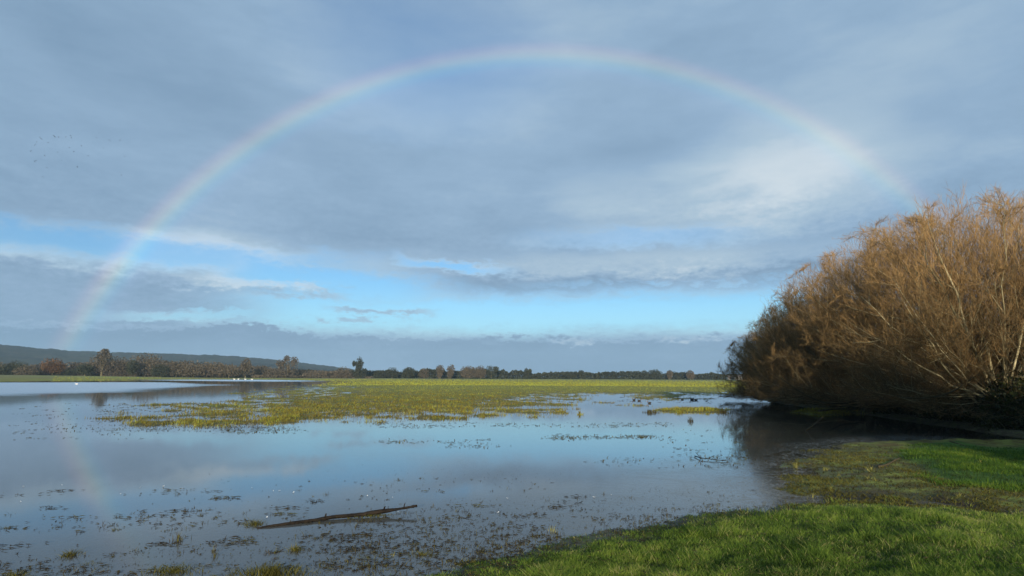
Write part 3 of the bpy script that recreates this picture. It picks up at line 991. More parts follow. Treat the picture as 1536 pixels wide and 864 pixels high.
def sample_on(P, t):
    """points and directions at parameter t on lines P (N,K,3)"""
    K = P.shape[1]
    f = np.clip(t, 0, 0.9999) * (K - 1)
    i = f.astype(int)
    fr = (f - i)[:, None]
    ar = np.arange(len(P))
    a, b = P[ar, i], P[ar, i + 1]
    d = b - a
    return a + d * fr, d / (np.linalg.norm(d, axis=1, keepdims=True) + 1e-9)


def spread_dir(D, ang, rng):
    """directions leaning away from D by ang radians"""
    r = rng.normal(0, 1, D.shape)
    r -= (r * D).sum(1, keepdims=True) * D
    r /= np.linalg.norm(r, axis=1, keepdims=True) + 1e-9
    return D * np.cos(ang)[:, None] + r * np.sin(ang)[:, None]


BARK = leaf_mat('willow_bark', [(0, (0.060, 0.050, 0.028)), (0.45, (0.160, 0.138, 0.078)), (0.8, (0.34, 0.30, 0.175)), (1, (0.46, 0.41, 0.25))], 0.0, 0.85, 0.1, big=1.6)
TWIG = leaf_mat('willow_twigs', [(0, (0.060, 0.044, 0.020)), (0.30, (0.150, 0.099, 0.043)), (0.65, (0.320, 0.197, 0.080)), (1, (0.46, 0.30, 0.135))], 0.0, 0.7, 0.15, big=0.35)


def willow(loc, height, spread, seed, label, n_stem=26, out_bias=(0, 0), twig_mul=1.0, trunk_z=0.5, low=0.25, hem=0.8, shell_lo=0.05):
    """many-stemmed bare willow: stems fan out of a stool, carry branches, branches carry long fine twigs"""
    rng = np.random.default_rng(seed)
    root = empty('willow', loc)
    tag(root, label, 'tree', 'bare willows along the water')
    # stems: the tips of all of them lie near one dome
    n = n_stem
    th = np.arccos(1 - (1 - math.cos(1.50)) * (np.arange(n) + rng.uniform(0, 1, n)) / n)
    az = (np.arange(n) * 2.39996 + rng.uniform(-0.5, 0.5, n)) % (2 * np.pi)
    D = np.stack([np.sin(th) * np.cos(az) + out_bias[0] * np.sin(th), np.sin(th) * np.sin(az) + out_bias[1] * np.sin(th), np.cos(th)], -1)
    D /= np.linalg.norm(D, axis=1, keepdims=True)
    L = height / np.sqrt((np.sin(th) / spread) ** 2 + np.cos(th) ** 2) * (0.90 + 0.10 * rng.uniform(0, 1, n))
    lift = 0.16 + 0.10 * rng.uniform(0, 1, n)
    bend = np.stack([D[:, 0] * 0.02, D[:, 1] * 0.02, np.where(th > 0.35, lift, 0.0)], -1)
    D = D - np.stack([0 * th, 0 * th, np.where(th > 0.35, lift * 0.75, 0.0)], -1)
    D[th > 1.25, 2] -= low * 0.5 * rng.uniform(0, 1, (th > 1.25).sum())
    P0 = np.stack([rng.normal(0, 0.22, n), rng.normal(0, 0.22, n), trunk_z + rng.uniform(-0.2, 0.35, n)], -1)
    S = curve_pts(P0, D, L, bend, 9, rng, 0.022)
    rs = (0.026 + 0.044 * rng.uniform(0, 1, n) ** 1.8) * (height / 8) * np.where(th > 1.15, 0.55, 1.0)
    cz, ca = height * 0.99, height * spread * 1.04
    mean_d = np.array([out_bias[0], out_bias[1]]) * height * spread * 0.45

    def tame(Pts):
        """light pruning: shoots beyond the crown's dome are shortened"""
        q = Pts - np.array([mean_d[0], mean_d[1], trunk_z])
        rho = np.sqrt((q[..., 0] ** 2 + q[..., 1] ** 2) / ca ** 2 + (q[..., 2] / cz) ** 2) + 1e-6
        f = np.where(rho > 1, (1 + (rho - 1) * 0.38) / rho, 1.0)
        q = q * f[..., None] + np.array([mean_d[0], mean_d[1], trunk_z])
        # browsed and flood-trimmed from below
        lo = hem * np.clip(np.hypot(q[..., 0], q[..., 1]) / (0.5 * ca), 0, 1) * (0.55 + 0.9 * fbm(q[..., 0] * 0.7 + seed, q[..., 1] * 0.7, seed))
        q[..., 2] = np.where(q[..., 2] < lo, lo - (lo - q[..., 2]) * 0.5, q[..., 2])
        return q

    S = tame(S)
    tt = np.linspace(0, 1, 9)
    put('stems', [tubes(S, rs[:, None] * (1 - 0.80 * tt)[None], 6, rng.uniform(0.25, 1.0, n))], BARK, root, True)
    # stool
    k = 7
    SP = curve_pts(np.stack([rng.normal(0, 0.2, k), rng.normal(0, 0.2, k), np.full(k, -0.35)], -1), np.tile([[0, 0, 1.0]], (k, 1)), np.full(k, trunk_z + 0.75),
                   np.stack([rng.normal(0, 0.2, k), rng.normal(0, 0.2, k), np.zeros(k)], -1), 6, rng, 0.04)
    put('trunk', [tubes(SP, np.tile(np.array([[0.30, 0.26, 0.22, 0.22, 0.20, 0.1]]), (k, 1)) * rng.uniform(0.7, 1.2, (k, 1)), 9, rng.uniform(0, 0.3, k))], BARK, root, True)
    # branches
    m1 = 20
    idx = np.repeat(np.arange(n), m1)
    t = rng.uniform(0.15, 1.0, len(idx)) ** 0.80
    p, d = sample_on(S[idx], t)
    d1 = spread_dir(d, rng.uniform(0.30, 1.05, len(idx)), rng)
    d1[:, 2] += 0.12
    d1 /= np.linalg.norm(d1, axis=1, keepdims=True)
    L1 = height * (0.25 * (1.12 - 0.58 * t)) * rng.uniform(0.5, 1.3, len(idx)) + 0.15
    b1 = np.stack([rng.normal(0, .14, len(idx)), rng.normal(0, .14, len(idx)), rng.uniform(-0.05, 0.28, len(idx))], -1)
    B1 = curve_pts(p, d1, L1, b1, 6, rng, 0.035)
    B1 = tame(B1)
    r1 = np.clip(rs[idx] * 0.42 * (1.05 - 0.6 * t), 0.006, 0.028)
    put('branches', [tubes(B1, r1[:, None] * (1 - 0.72 * np.linspace(0, 1, 6))[None], 4, rng.uniform(0.05, 0.85, len(idx)))], BARK, root, True)
    # sub-branches, mostly in the outer shell
    m2 = 8
    i2 = np.repeat(np.arange(len(idx)), m2)
    p2, d2 = sample_on(B1[i2], rng.uniform(0.0, 1.0, len(i2)) ** 0.7)
    d2 = spread_dir(d2, rng.uniform(0.3, 1.05, len(i2)), rng)
    d2[:, 2] += 0.10
    d2 /= np.linalg.norm(d2, axis=1, keepdims=True)
    L2 = np.clip(L1[i2] * 0.42, 0.14, 0.75) * rng.uniform(0.5, 1.4, len(i2))
    b2 = np.stack([rng.normal(0, .16, len(i2)), rng.normal(0, .16, len(i2)), rng.uniform(-0.1, 0.25, len(i2))], -1)
    B2 = curve_pts(p2, d2, L2, b2, 4, rng, 0.05)
    B2 = tame(B2)
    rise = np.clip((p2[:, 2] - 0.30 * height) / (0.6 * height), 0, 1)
    # young shoots more orange, old wood duller; tint rising with height paints sunlit tops
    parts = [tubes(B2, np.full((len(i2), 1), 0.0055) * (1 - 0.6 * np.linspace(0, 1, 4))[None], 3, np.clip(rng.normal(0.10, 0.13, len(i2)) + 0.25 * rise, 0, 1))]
    # twigs: short side spurs ...
    m3 = max(1, int(round(8 * twig_mul)))
    i3 = np.repeat(np.arange(len(i2)), m3)
    p3, d3 = sample_on(B2[i3], rng.uniform(0.05, 1.0, len(i3)))
    d3 = spread_dir(d3, rng.uniform(0.2, 1.0, len(i3)), rng)
    d3[:, 2] += 0.06
    L3 = rng.uniform(0.06, 0.28, len(i3))
    b3 = np.stack([rng.normal(0, .2, len(i3)), rng.normal(0, .2, len(i3)), rng.uniform(-0.1, 0.2, len(i3))], -1)
    B3 = curve_pts(p3, d3, L3, b3, 3, rng, 0.03)
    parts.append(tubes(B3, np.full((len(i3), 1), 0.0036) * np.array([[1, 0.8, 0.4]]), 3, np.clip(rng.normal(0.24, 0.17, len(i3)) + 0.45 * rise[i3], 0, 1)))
    # ... and last summer's straight whips, all reaching up and outward
    m4 = max(1, int(round(17 * twig_mul)))
    i4 = np.repeat(np.arange(len(idx)), m4)
    p4, d4 = sample_on(B1[i4], rng.uniform(0.05, 1.0, len(i4)))
    out4 = p4 - np.array([mean_d[0], mean_d[1], 0.0])
    out4 /= np.linalg.norm(out4, axis=1, keepdims=True) + 1e-6
    d4 = d4 * 0.45 + out4 * 0.35 + rng.normal(0, 0.36, d4.shape)
    d4[:, 2] += 0.32
    d4 /= np.linalg.norm(d4, axis=1, keepdims=True)
    L4 = rng.uniform(0.15, 0.70, len(i4)) * (height / 8)
    b4 = np.stack([rng.normal(0, .07, len(i4)), rng.normal(0, .07, len(i4)), rng.uniform(-0.03, 0.16, len(i4))], -1)
    B4 = tame(curve_pts(p4, d4, L4, b4, 4, rng, 0.012))
    rise4 = np.clip((p4[:, 2] - 0.25 * height) / (0.6 * height), 0, 1)  # higher whips tinted lighter, as if lit by the low sun
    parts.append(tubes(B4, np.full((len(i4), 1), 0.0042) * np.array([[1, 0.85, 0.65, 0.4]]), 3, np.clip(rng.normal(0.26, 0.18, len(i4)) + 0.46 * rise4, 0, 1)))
    # the even outer shell of fine shoots, rooted just inside the dome
    k5 = int(4300 * (1.0 - shell_lo) * twig_mul * (height * height * spread) / 35)
    ph = rng.uniform(0, 2 * np.pi, k5)
    ct = rng.uniform(shell_lo, 1.0, k5) ** 0.85
    st = np.sqrt(1 - ct ** 2)
    uo = np.stack([st * np.cos(ph), st * np.sin(ph), ct], -1)
    lump = 0.84 + 0.26 * fbm(np.cos(ph) * 2.6 * st + seed, np.sin(ph) * 2.6 * st + ct * 2.0, seed + 5, 3)
    p5 = uo * np.array([[ca, ca, cz]]) * (lump * rng.uniform(0.74, 0.95, k5))[:, None] + np.array([[mean_d[0] * 1.0, mean_d[1] * 1.0, trunk_z]])
    d5 = uo * 0.55 + rng.normal(0, 0.30, uo.shape)
    d5[:, 2] += 0.50
    d5 /= np.linalg.norm(d5, axis=1, keepdims=True)
    L5 = rng.uniform(0.35, 0.95, k5) * (height / 8)
    b5 = np.stack([rng.normal(0, .08, k5), rng.normal(0, .08, k5), rng.uniform(-0.05, 0.12, k5)], -1)
    B5 = curve_pts(p5, d5, L5, b5, 5, rng, 0.02)
    tn5 = np.clip(rng.normal(0.22, 0.14, k5) + 0.50 * np.clip((p5[:, 2] - 0.2 * height) / (0.6 * height), 0, 1), 0, 1)  # shell tint lightens with height, standing in for sun on the crown
    parts.append(tubes(B5, np.full((k5, 1), 0.0048) * np.array([[1, 0.85, 0.7, 0.5, 0.3]]), 3, tn5))
    i6 = np.repeat(np.arange(k5), 5)
    p6, d6 = sample_on(B5[i6], rng.uniform(0.1, 0.95, len(i6)))
    d6 = spread_dir(d6, rng.uniform(0.25, 0.8, len(i6)), rng)
    B6 = curve_pts(p6, d6, rng.uniform(0.10, 0.40, len(i6)), np.stack([0 * d6[:, 0], 0 * d6[:, 0], rng.uniform(0, .2, len(i6))], -1), 3, rng, 0.02)
    parts.append(tubes(B6, np.full((len(i6), 1), 0.0036) * np.array([[1, 0.8, 0.4]]), 3, np.clip(tn5[i6] + rng.normal(0.04, 0.12, len(i6)), 0, 1)))
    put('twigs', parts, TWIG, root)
    return root


WT = [
    ((16.9, 20.4, 0.1), 7.5, 0.68, 101, 'tallest bare orange willow with pale upright stems at the right edge', 62, (-0.10, -0.05), 0.8, 0.9, 0.5, 0.8, 0.50),
    ((20.8, 21.5, 0.1), 7.9, 0.66, 102, 'bare willow cut off by the right edge, just behind the tallest one', 48, (0, 0), 0.7, 0.8, 0.5, 0.8, 0.5),
    ((17.4, 24.8, 0.1), 7.9, 0.70, 103, 'second bare willow from the right, rounded orange top beside the tallest', 60, (-0.10, -0.08), 0.9, 0.6, 0.5, 0.8, 0.35),
    ((18.0, 29.4, 0.1), 7.6, 0.72, 104, 'middle bare willow of the row, dense rusty crown reaching over the pool', 58, (-0.12, -0.05), 1.0, 0.5, 0.6),
    ((18.6, 34.6, 0.1), 6.6, 0.70, 105, 'bare willow left of the middle of the row, sloping brown shoulder', 52, (-0.10, -0.05), 1.0, 0.45, 0.6, 0.6),
    ((19.3, 39.6, 0.1), 6.0, 0.70, 106, 'second willow from the left end of the row, dark brown dense crown', 44, (-0.06, 0), 0.8, 0.4, 0.6, 0.45),
    ((20.0, 44.2, 0.1), 5.2, 0.82, 107, 'leftmost lowest willow, rounded twiggy dome drooping to the water', 42, (-0.04, 0), 0.8, 0.3, 0.6, 0.30),
]
for a in WT:
    willow(*a)

# brambles beneath the willows; the row behind the trunks is added to block light
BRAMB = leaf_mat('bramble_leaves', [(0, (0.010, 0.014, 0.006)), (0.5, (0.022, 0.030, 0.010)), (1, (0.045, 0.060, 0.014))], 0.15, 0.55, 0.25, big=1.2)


def bramble(loc, rx, ry, hz, n, seed, label):
    rng = np.random.default_rng(seed)
    root = empty('bramble_bush', loc)
    tag(root, label, 'bush', 'bramble thicket under the willows')
    k = 46
    az = rng.uniform(0, 2 * np.pi, k)
    D = np.stack([np.cos(az) * 0.6, np.sin(az) * 0.6, np.full(k, 0.9)], -1)
    D /= np.linalg.norm(D, axis=1, keepdims=True)
    C = curve_pts(np.stack([rng.normal(0, rx * .4, k), rng.normal(0, ry * .4, k), np.full(k, -0.1)], -1), D, hz * rng.uniform(0.9, 1.8, k),
                  np.stack([np.cos(az) * 0.5, np.sin(az) * 0.5, np.full(k, -0.55)], -1), 8, rng, 0.03)
    put('canes', [tubes(C, np.full((k, 1), 0.010) * (1 - 0.6 * np.linspace(0, 1, 8))[None], 4, rng.uniform(0, 0.5, k))], BARK, root)
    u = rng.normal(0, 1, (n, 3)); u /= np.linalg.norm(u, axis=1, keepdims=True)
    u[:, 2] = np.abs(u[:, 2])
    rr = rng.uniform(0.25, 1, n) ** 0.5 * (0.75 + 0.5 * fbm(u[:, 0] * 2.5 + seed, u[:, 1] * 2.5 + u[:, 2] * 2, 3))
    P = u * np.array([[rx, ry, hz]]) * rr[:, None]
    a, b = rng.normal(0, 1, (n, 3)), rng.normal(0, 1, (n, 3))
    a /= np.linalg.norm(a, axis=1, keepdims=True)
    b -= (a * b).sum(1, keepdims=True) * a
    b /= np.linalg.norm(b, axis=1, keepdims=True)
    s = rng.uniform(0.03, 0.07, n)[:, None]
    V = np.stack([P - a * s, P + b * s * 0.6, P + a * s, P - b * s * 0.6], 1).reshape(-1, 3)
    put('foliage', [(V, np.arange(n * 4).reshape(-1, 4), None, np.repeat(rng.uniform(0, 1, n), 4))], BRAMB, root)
    return root


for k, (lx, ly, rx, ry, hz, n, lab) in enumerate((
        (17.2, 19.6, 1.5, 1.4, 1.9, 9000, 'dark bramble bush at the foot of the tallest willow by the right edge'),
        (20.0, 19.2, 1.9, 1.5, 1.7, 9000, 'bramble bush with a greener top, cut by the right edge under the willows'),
        (18.4, 23.4, 1.8, 2.0, 1.8, 10000, 'bramble added as light block behind the bush at the foot of the tallest willow'),
        (19.0, 27.6, 1.9, 2.4, 1.8, 10000, 'dark bramble added as light block deep in the hollow under the middle of the willow row'),
        (19.6, 32.6, 1.8, 2.6, 1.6, 9000, 'dark bramble added as light block beneath the brown shoulder of the willow row'),
        (20.2, 38.0, 1.8, 2.8, 1.5, 8000, 'low dark bramble added as light block beneath the second willow from the left end'),
        (21.0, 43.6, 1.6, 2.6, 1.3, 7000, 'lowest bramble added as light block under the leftmost willow dome'))):
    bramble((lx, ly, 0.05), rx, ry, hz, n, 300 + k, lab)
#--END-WILLOWS
# ------------------------------------------------------------------ far trees, hedges, farm
FARTREE = leaf_mat('far_crowns', [(0, (0.062, 0.054, 0.042)), (0.4, (0.110, 0.093, 0.068)), (0.7, (0.145, 0.120, 0.084)), (1, (0.18, 0.148, 0.10))], 0.2, 0.9, 0.0, big=0.05)  # paler, dulled crowns: some distance haze is put into the colour
FARGREEN = leaf_mat('far_evergreen', [(0, (0.030, 0.034, 0.024)), (0.5, (0.052, 0.058, 0.038)), (1, (0.078, 0.084, 0.050))], 0.2, 0.9, 0.0, big=0.05)  # greens lightened so the colour carries part of the far haze
FARRUST = leaf_mat('far_rusty_crowns', [(0, (0.07, 0.042, 0.022)), (0.5, (0.130, 0.074, 0.036)), (1, (0.18, 0.10, 0.045))], 0.2, 0.9, 0.0, big=0.05)


def flakes(P, s, rng, tint):
    n = len(P)
    a, b = rng.normal(0, 1, (n, 3)), rng.normal(0, 1, (n, 3))
    a /= np.linalg.norm(a, axis=1, keepdims=True)
    b -= (a * b).sum(1, keepdims=True) * a
    b /= np.linalg.norm(b, axis=1, keepdims=True)
    s = s[:, None]
    V = np.stack([P - a * s - b * s * 0.35, P + a * s, P + b * s * 0.8], 1).reshape(-1, 3)
    return V, None, np.arange(n * 3).reshape(-1, 3), np.repeat(tint, 3)


def far_tree(u, vbase, vtop, wpx, dist, lobes, mat, label, seed, name='far_tree', dens=1.0, cat='tree', group='trees along the far edge of the flood', low=0.12):
    """lobes: list of (x offset, z, rx, rz) in units of half width / height"""
    rng = np.random.default_rng(seed)
    b = at(u, vbase, dist)
    t = at(u, vtop, dist)
    h = t.z - b.z
    hw = wpx / FOC * dist * 0.56
    root = empty(name, b)
    tag(root, label, cat, group)
    Ps, Ts = [], []
    for (ox, oz, rx, rz) in lobes:
        n = int(900 * dens * (rx * rz / 0.5 + 0.25))
        u3 = rng.normal(0, 1, (n, 3)); u3 /= np.linalg.norm(u3, axis=1, keepdims=True)
        r = rng.uniform(0.0, 1, n) ** 0.42
        lump = 0.78 + 0.5 * fbm(u3[:, 0] * 2.2 + seed, u3[:, 2] * 2.2 + u3[:, 1] * 1.7 + ox * 5, seed, 3)
        P = u3 * (r * lump)[:, None] * np.array([[rx * hw, rx * hw * 0.9, rz * h]]) + np.array([[ox * hw, 0, oz * h]])
        Ps.append(P[P[:, 2] > 0.02 * h])
    P = np.concatenate(Ps)
    sc = (0.34 + 0.035 * h / 3)
    put('crown', [flakes(P, rng.uniform(0.5, 1.3, len(P)) * sc, rng, np.clip(rng.normal(0.5, 0.22, len(P)), 0, 1))], mat, root)
    # trunk with a few limbs
    k = 6
    top = max(l[1] for l in lobes)
    az = rng.uniform(0, 6.28, k)
    D = np.stack([np.cos(az) * 0.32, np.sin(az) * 0.32, np.ones(k)], -1)
    D[0] = (0, 0, 1)
    D /= np.linalg.norm(D, axis=1, keepdims=True)
    P0 = np.zeros((k, 3)); P0[:, 2] = np.concatenate([[-0.4], rng.uniform(0.10, 0.4, k - 1) * h])
    L = np.concatenate([[top * h], rng.uniform(0.3, 0.5, k - 1) * h])
    C = curve_pts(P0, D, L, np.zeros((k, 3)), 5, rng, 0.03)
    rr = np.concatenate([[0.03 * h + 0.05], np.full(k - 1, 0.014 * h + 0.03)])
    put('trunk', [tubes(C, rr[:, None] * (1 - 0.75 * np.linspace(0, 1, 5))[None], 6, rng.uniform(0, 0.6, k))], BARK, root, True)
    return root


ROUND = [(0, 0.55, 0.95, 0.44), (-0.4, 0.42, 0.6, 0.34), (0.42, 0.40, 0.6, 0.33)]
BROAD = [(-0.5, 0.50, 0.55, 0.42), (0.05, 0.62, 0.6, 0.38), (0.55, 0.48, 0.5, 0.40), (0, 0.25, 1.0, 0.26)]
SPIRE = [(0, 0.45, 0.95, 0.42), (0.05, 0.72, 0.55, 0.26), (0.12, 0.88, 0.25, 0.13), (-0.35, 0.35, 0.6, 0.3)]
BUSH = [(0, 0.40, 1.0, 0.56), (-0.4, 0.3, 0.6, 0.4), (0.45, 0.32, 0.6, 0.42)]
IVY = [(0.15, 0.70, 0.62, 0.30), (0.0, 0.45, 0.55, 0.36), (-0.75, 0.70, 0.36, 0.13), (0.1, 0.2, 0.6, 0.25)]
TALL = [(0, 0.62, 0.9, 0.38), (-0.1, 0.35, 0.6, 0.35)]
TWIN = [(-0.15, 0.84, 0.28, 0.16), (0.45, 0.76, 0.34, 0.2), (-0.6, 0.62, 0.35, 0.2), (0, 0.42, 0.8, 0.36)]
LEAN = [(-0.2, 0.62, 0.6, 0.36), (0.6, 0.72, 0.4, 0.2), (0, 0.3, 0.7, 0.3)]
LINE = [
    (4, 563, 545, 34, 330, BUSH, FARGREEN, 'dark green bush at the left edge of the far bank'),
    (22, 563, 541, 30, 335, BUSH, FARGREEN, 'dark evergreen bush second from the left edge under the hill'),
    (39, 563, 548, 30, 330, BUSH, FARTREE, 'low olive-brown bush left of the rusty tree'),
    (78, 563, 536, 30, 340, ROUND, FARRUST, 'rusty orange tree at the foot of the rainbow'),
    (97, 563.5, 552, 30, 345, BUSH, FARGREEN, 'low dark shrub between the rusty tree and the round dark bush'),
    (127, 563.5, 545, 24, 340, ROUND, FARGREEN, 'round dark green bush beside the tall pointed tree'),
    (152, 563.5, 523, 36, 345, SPIRE, FARTREE, 'tall brown tree with a pointed dark top on the left far bank'),
    (175, 564, 535, 30, 350, ROUND, FARTREE, 'brown tree directly right of the pointed tall tree'),
    (197, 564, 540, 18, 340, TALL, FARGREEN, 'slim dark evergreen between two brown trees'),
    (216, 564.5, 528, 46, 350, BROAD, FARTREE, 'broadest bare brown tree on the left far bank'),
    (240, 565, 545, 24, 345, BUSH, FARGREEN, 'dim greenish tree right of the broadest brown tree'),
    (264, 565, 541, 42, 350, BROAD, FARTREE, 'broad grey-brown tree in the middle of the left wood'),
    (290, 565.5, 545, 30, 350, ROUND, FARTREE, 'rounded lower brown tree right of the middle of the left wood'),
    (319, 565.5, 542, 38, 355, BROAD, FARTREE, 'wide brown tree above the group of swans, left side'),
    (343, 566, 547, 32, 355, ROUND, FARTREE, 'low brown tree directly above the group of swans'),
    (368, 566, 537, 16, 360, TALL, FARTREE, 'thin upright tree standing above the low wood'),
    (398, 566.5, 550, 34, 380, BUSH, FARTREE, 'low brown thicket between the thin upright tree and the bare twin-topped tree'),
    (431, 567, 533, 34, 385, TWIN, FARTREE, 'bare tree with twin pointed tops against the end of the hill'),
    (470, 567, 556, 34, 400, BUSH, FARTREE, 'low scrub right of the twin-topped tree'),
    (514, 567.5, 550, 24, 400, BUSH, FARTREE, 'small brown tree just left of the ivy-clad tall tree'),
    (537, 568, 536, 16, 400, IVY, FARGREEN, 'tall ivy-clad tree with a side lobe, highest on the middle skyline'),
    (566, 568, 555, 22, 430, BUSH, FARGREEN, 'low hedge tree right of the ivy-clad tall tree'),
    (588, 568, 551, 18, 430, ROUND, FARGREEN, 'domed hedge tree left of the centre skyline'),
    (613, 568, 550, 16, 430, BROAD, FARGREEN, 'flat-topped hedge tree left of the twin round trees'),
    (636, 568, 552, 14, 440, ROUND, FARTREE, 'small brown hedge tree before the twin round trees'),
    (660, 568, 547, 12, 430, TALL, FARTREE, 'left one of the twin round-headed trees on the centre skyline'),
    (676, 568, 547, 13, 430, TALL, FARTREE, 'right one of the twin round-headed trees on the centre skyline'),
    (704, 568, 548.5, 24, 430, BROAD, FARTREE, 'wide grouped crown right of the twin round trees'),
    (721, 568.5, 548, 14, 430, ROUND, FARTREE, 'narrow tree joined to the right of the wide grouped crown'),
    (737, 568.5, 547.5, 20, 430, LEAN, FARGREEN, 'leaning tree with a jutting right lobe on the centre skyline'),
    (791, 569, 552, 12, 450, LEAN, FARGREEN, 'lone small tree on the long low hedge right of centre'),
    (856, 569, 557, 12, 450, ROUND, FARGREEN, 'low mushroom-shaped tree on the long hedge'),
    (872, 569, 555, 9, 450, TALL, FARGREEN, 'upright tree beside the low mushroom-shaped one'),
    (967, 569.5, 555, 12, 470, ROUND, FARGREEN, 'left part tree of the right-hand far clump'),
    (983, 569.5, 553.5, 19, 470, BROAD, FARGREEN, 'largest tree of the right-hand far clump'),
    (1005, 570, 555, 9, 470, TALL, FARTREE, 'small round-headed tree right of the right-hand clump'),
    (1036, 570, 555, 11, 470, ROUND, FARTREE, 'round hedge tree half way from the right-hand clump to the willows'),
    (1076, 570.5, 560, 12, 480, BUSH, FARGREEN, 'last low hedge tree before the willow row'),
]
for k, (u, vb, vt, w, dd, lob, mt, lab) in enumerate(LINE):
    far_tree(u, vb, vt, w, dd, lob, mt, lab, 500 + k)


def hedge_mass(name, pts, mat, n, seed, label, depth=10.0, sz=0.5, cat='wood'):
    """pts: (u, vbase, vtop, dist): one long thicket that reads as a mass"""
    rng = np.random.default_rng(seed)
    us = np.array([p[0] for p in pts], float)
    ru = rng.uniform(us[0], us[-1], n)
    vb, vt, ds = (np.interp(ru, us, [p[i] for p in pts]) for i in (1, 2, 3))
    lump = 0.55 + 1.0 * fbm(ru * 0.11 + seed, ru * 0, seed, 4, 0.6)
    P = np.empty((n, 3))
    hgt = rng.uniform(0, 1, n) ** 0.8
    for i in range(n):
        b = at(ru[i], vb[i], ds[i])
        t = at(ru[i], vb[i] + (vt[i] - vb[i]) * lump[i], ds[i])
        P[i] = (b.x, b.y, b.z + (t.z - b.z) * hgt[i])
    P[:, 1] += rng.normal(0, depth * 0.4, n)
    o = put(name, [flakes(P, rng.uniform(0.5, 1.3, n) * sz, rng, np.clip(rng.normal(0.45, 0.22, n), 0, 1))], mat)
    return tag(o, label, cat, kind='stuff')


hedge_mass('far_wood', [(-160, 562, 538, 360), (0, 563, 548, 360), (60, 563, 551, 365), (120, 563.5, 547, 370), (230, 564.5, 544, 375), (330, 566, 548, 385), (420, 567, 555, 400), (520, 567.5, 558.5, 420)],
           FARTREE, 26000, 41, 'grey-brown bare wood filling in between the single trees of the left far bank', 14, 0.75)
hedge_mass('far_hedge', [(440, 567.9, 559, 430), (560, 568.6, 556.5, 440), (740, 569.2, 556.5, 450), (800, 569.5, 559.5, 460), (900, 569.9, 560, 470), (1000, 570.4, 560.5, 480), (1110, 571, 562, 490), (1300, 572, 563, 500)],
           FARGREEN, 48000, 42, 'long low dark hedge along the far side of the meadow', 8, 0.75)
hedge_mass('far_scrub', [(-160, 563.8, 559.5, 340), (200, 565.3, 561, 350), (420, 567.4, 563.5, 372), (560, 568.5, 565, 410)],
           FARTREE, 12000, 43, 'low dark brown scrub along the foot of the left wood', 4, 0.6)

# a tiny white farm building far behind the meadow
WHITE, nt_, out_ = new_mat('white_render')
nt_.links.new(principled(nt_, mixc(noise(pos(), 0.8, 3), (0.70, 0.69, 0.66), (0.80, 0.79, 0.77)), 0.8).outputs[0], out_.inputs[0])
SLATE, nt_, out_ = new_mat('slate_roof')
nt_.links.new(principled(nt_, mixc(noise(pos(), 1.5, 3), (0.16, 0.15, 0.15), (0.24, 0.22, 0.21)), 0.8).outputs[0], out_.inputs[0])


def box(x0, x1, y0, y1, z0, z1):
    V = np.array([(x, y, z) for z in (z0, z1) for x, y in ((x0, y0), (x1, y0), (x1, y1), (x0, y1))], float)
    F = np.array([(0, 3, 2, 1), (4, 5, 6, 7), (0, 1, 5, 4), (1, 2, 6, 5), (2, 3, 7, 6), (3, 0, 4, 7)])
    return V, F, None, np.zeros(8)


def farmhouse(u, v, dist, w, hgt, label):
    b = at(u, v, dist)
    r = empty('farm_building', b)
    tag(r, label, 'building', 'white farm buildings far behind the meadow')
    put('wall', [box(-w / 2, w / 2, -2.2, 2.2, -0.3, hgt)], WHITE, r)
    V = np.array([(-w / 2 - .2, -2.5, hgt), (w / 2 + .2, -2.5, hgt), (w / 2 + .2, 2.5, hgt), (-w / 2 - .2, 2.5, hgt), (-w / 2 - .2, 0, hgt + 1.6), (w / 2 + .2, 0, hgt + 1.6)])
    put('roof', [(V, np.array([(0, 1, 5, 4), (2, 3, 4, 5), (0, 3, 2, 1)]), np.array([(0, 4, 3), (1, 2, 5)]), np.zeros(6))], SLATE, r)
    for x in (-w * 0.28, w * 0.22):
        put('window', [box(x - 0.5, x + 0.5, -2.26, -2.203, 0.9, 1.9)], SLATE, r)


farmhouse(1096, 570.2, 440, 4.5, 2.0, 'smaller left white farm building far off beside the willow row')
farmhouse(1107, 570.4, 430, 5.0, 2.3, 'larger right white farm building far off beside the willow row')

# ------------------------------------------------------------------ driftwood log
LOGM, nt_, out_ = new_mat('wet_bark')
tc_ = nt_.nodes.new('ShaderNodeTexCoord')
mp_ = nt_.nodes.new('ShaderNodeMapping')
mp_.inputs['Scale'].default_value = (3.0, 38.0, 38.0)
nt_.links.new(tc_.outputs['Object'], mp_.inputs[0])
nb_ = noise(mp_.outputs[0], 1.0, 5, 0.65)
cb_ = mixc(nb_.smooth(0.36, 0.66), (0.006, 0.005, 0.004), (0.022, 0.016, 0.011))
cb_ = mixc(noise(pos(), 7.0, 4).smooth(0.58, 0.72) * 0.5, cb_, (0.055, 0.045, 0.035))
pb_ = principled(nt_, cb_, 0.70, 0.15)
bb_ = nt_.nodes.new('ShaderNodeBump')
bb_.inputs['Distance'].default_value = 0.012
nt_.links.new(nb_.v, bb_.inputs['Height'])
nt_.links.new(bb_.outputs[0], pb_.inputs['Normal'])
nt_.links.new(pb_.outputs[0], out_.inputs[0])


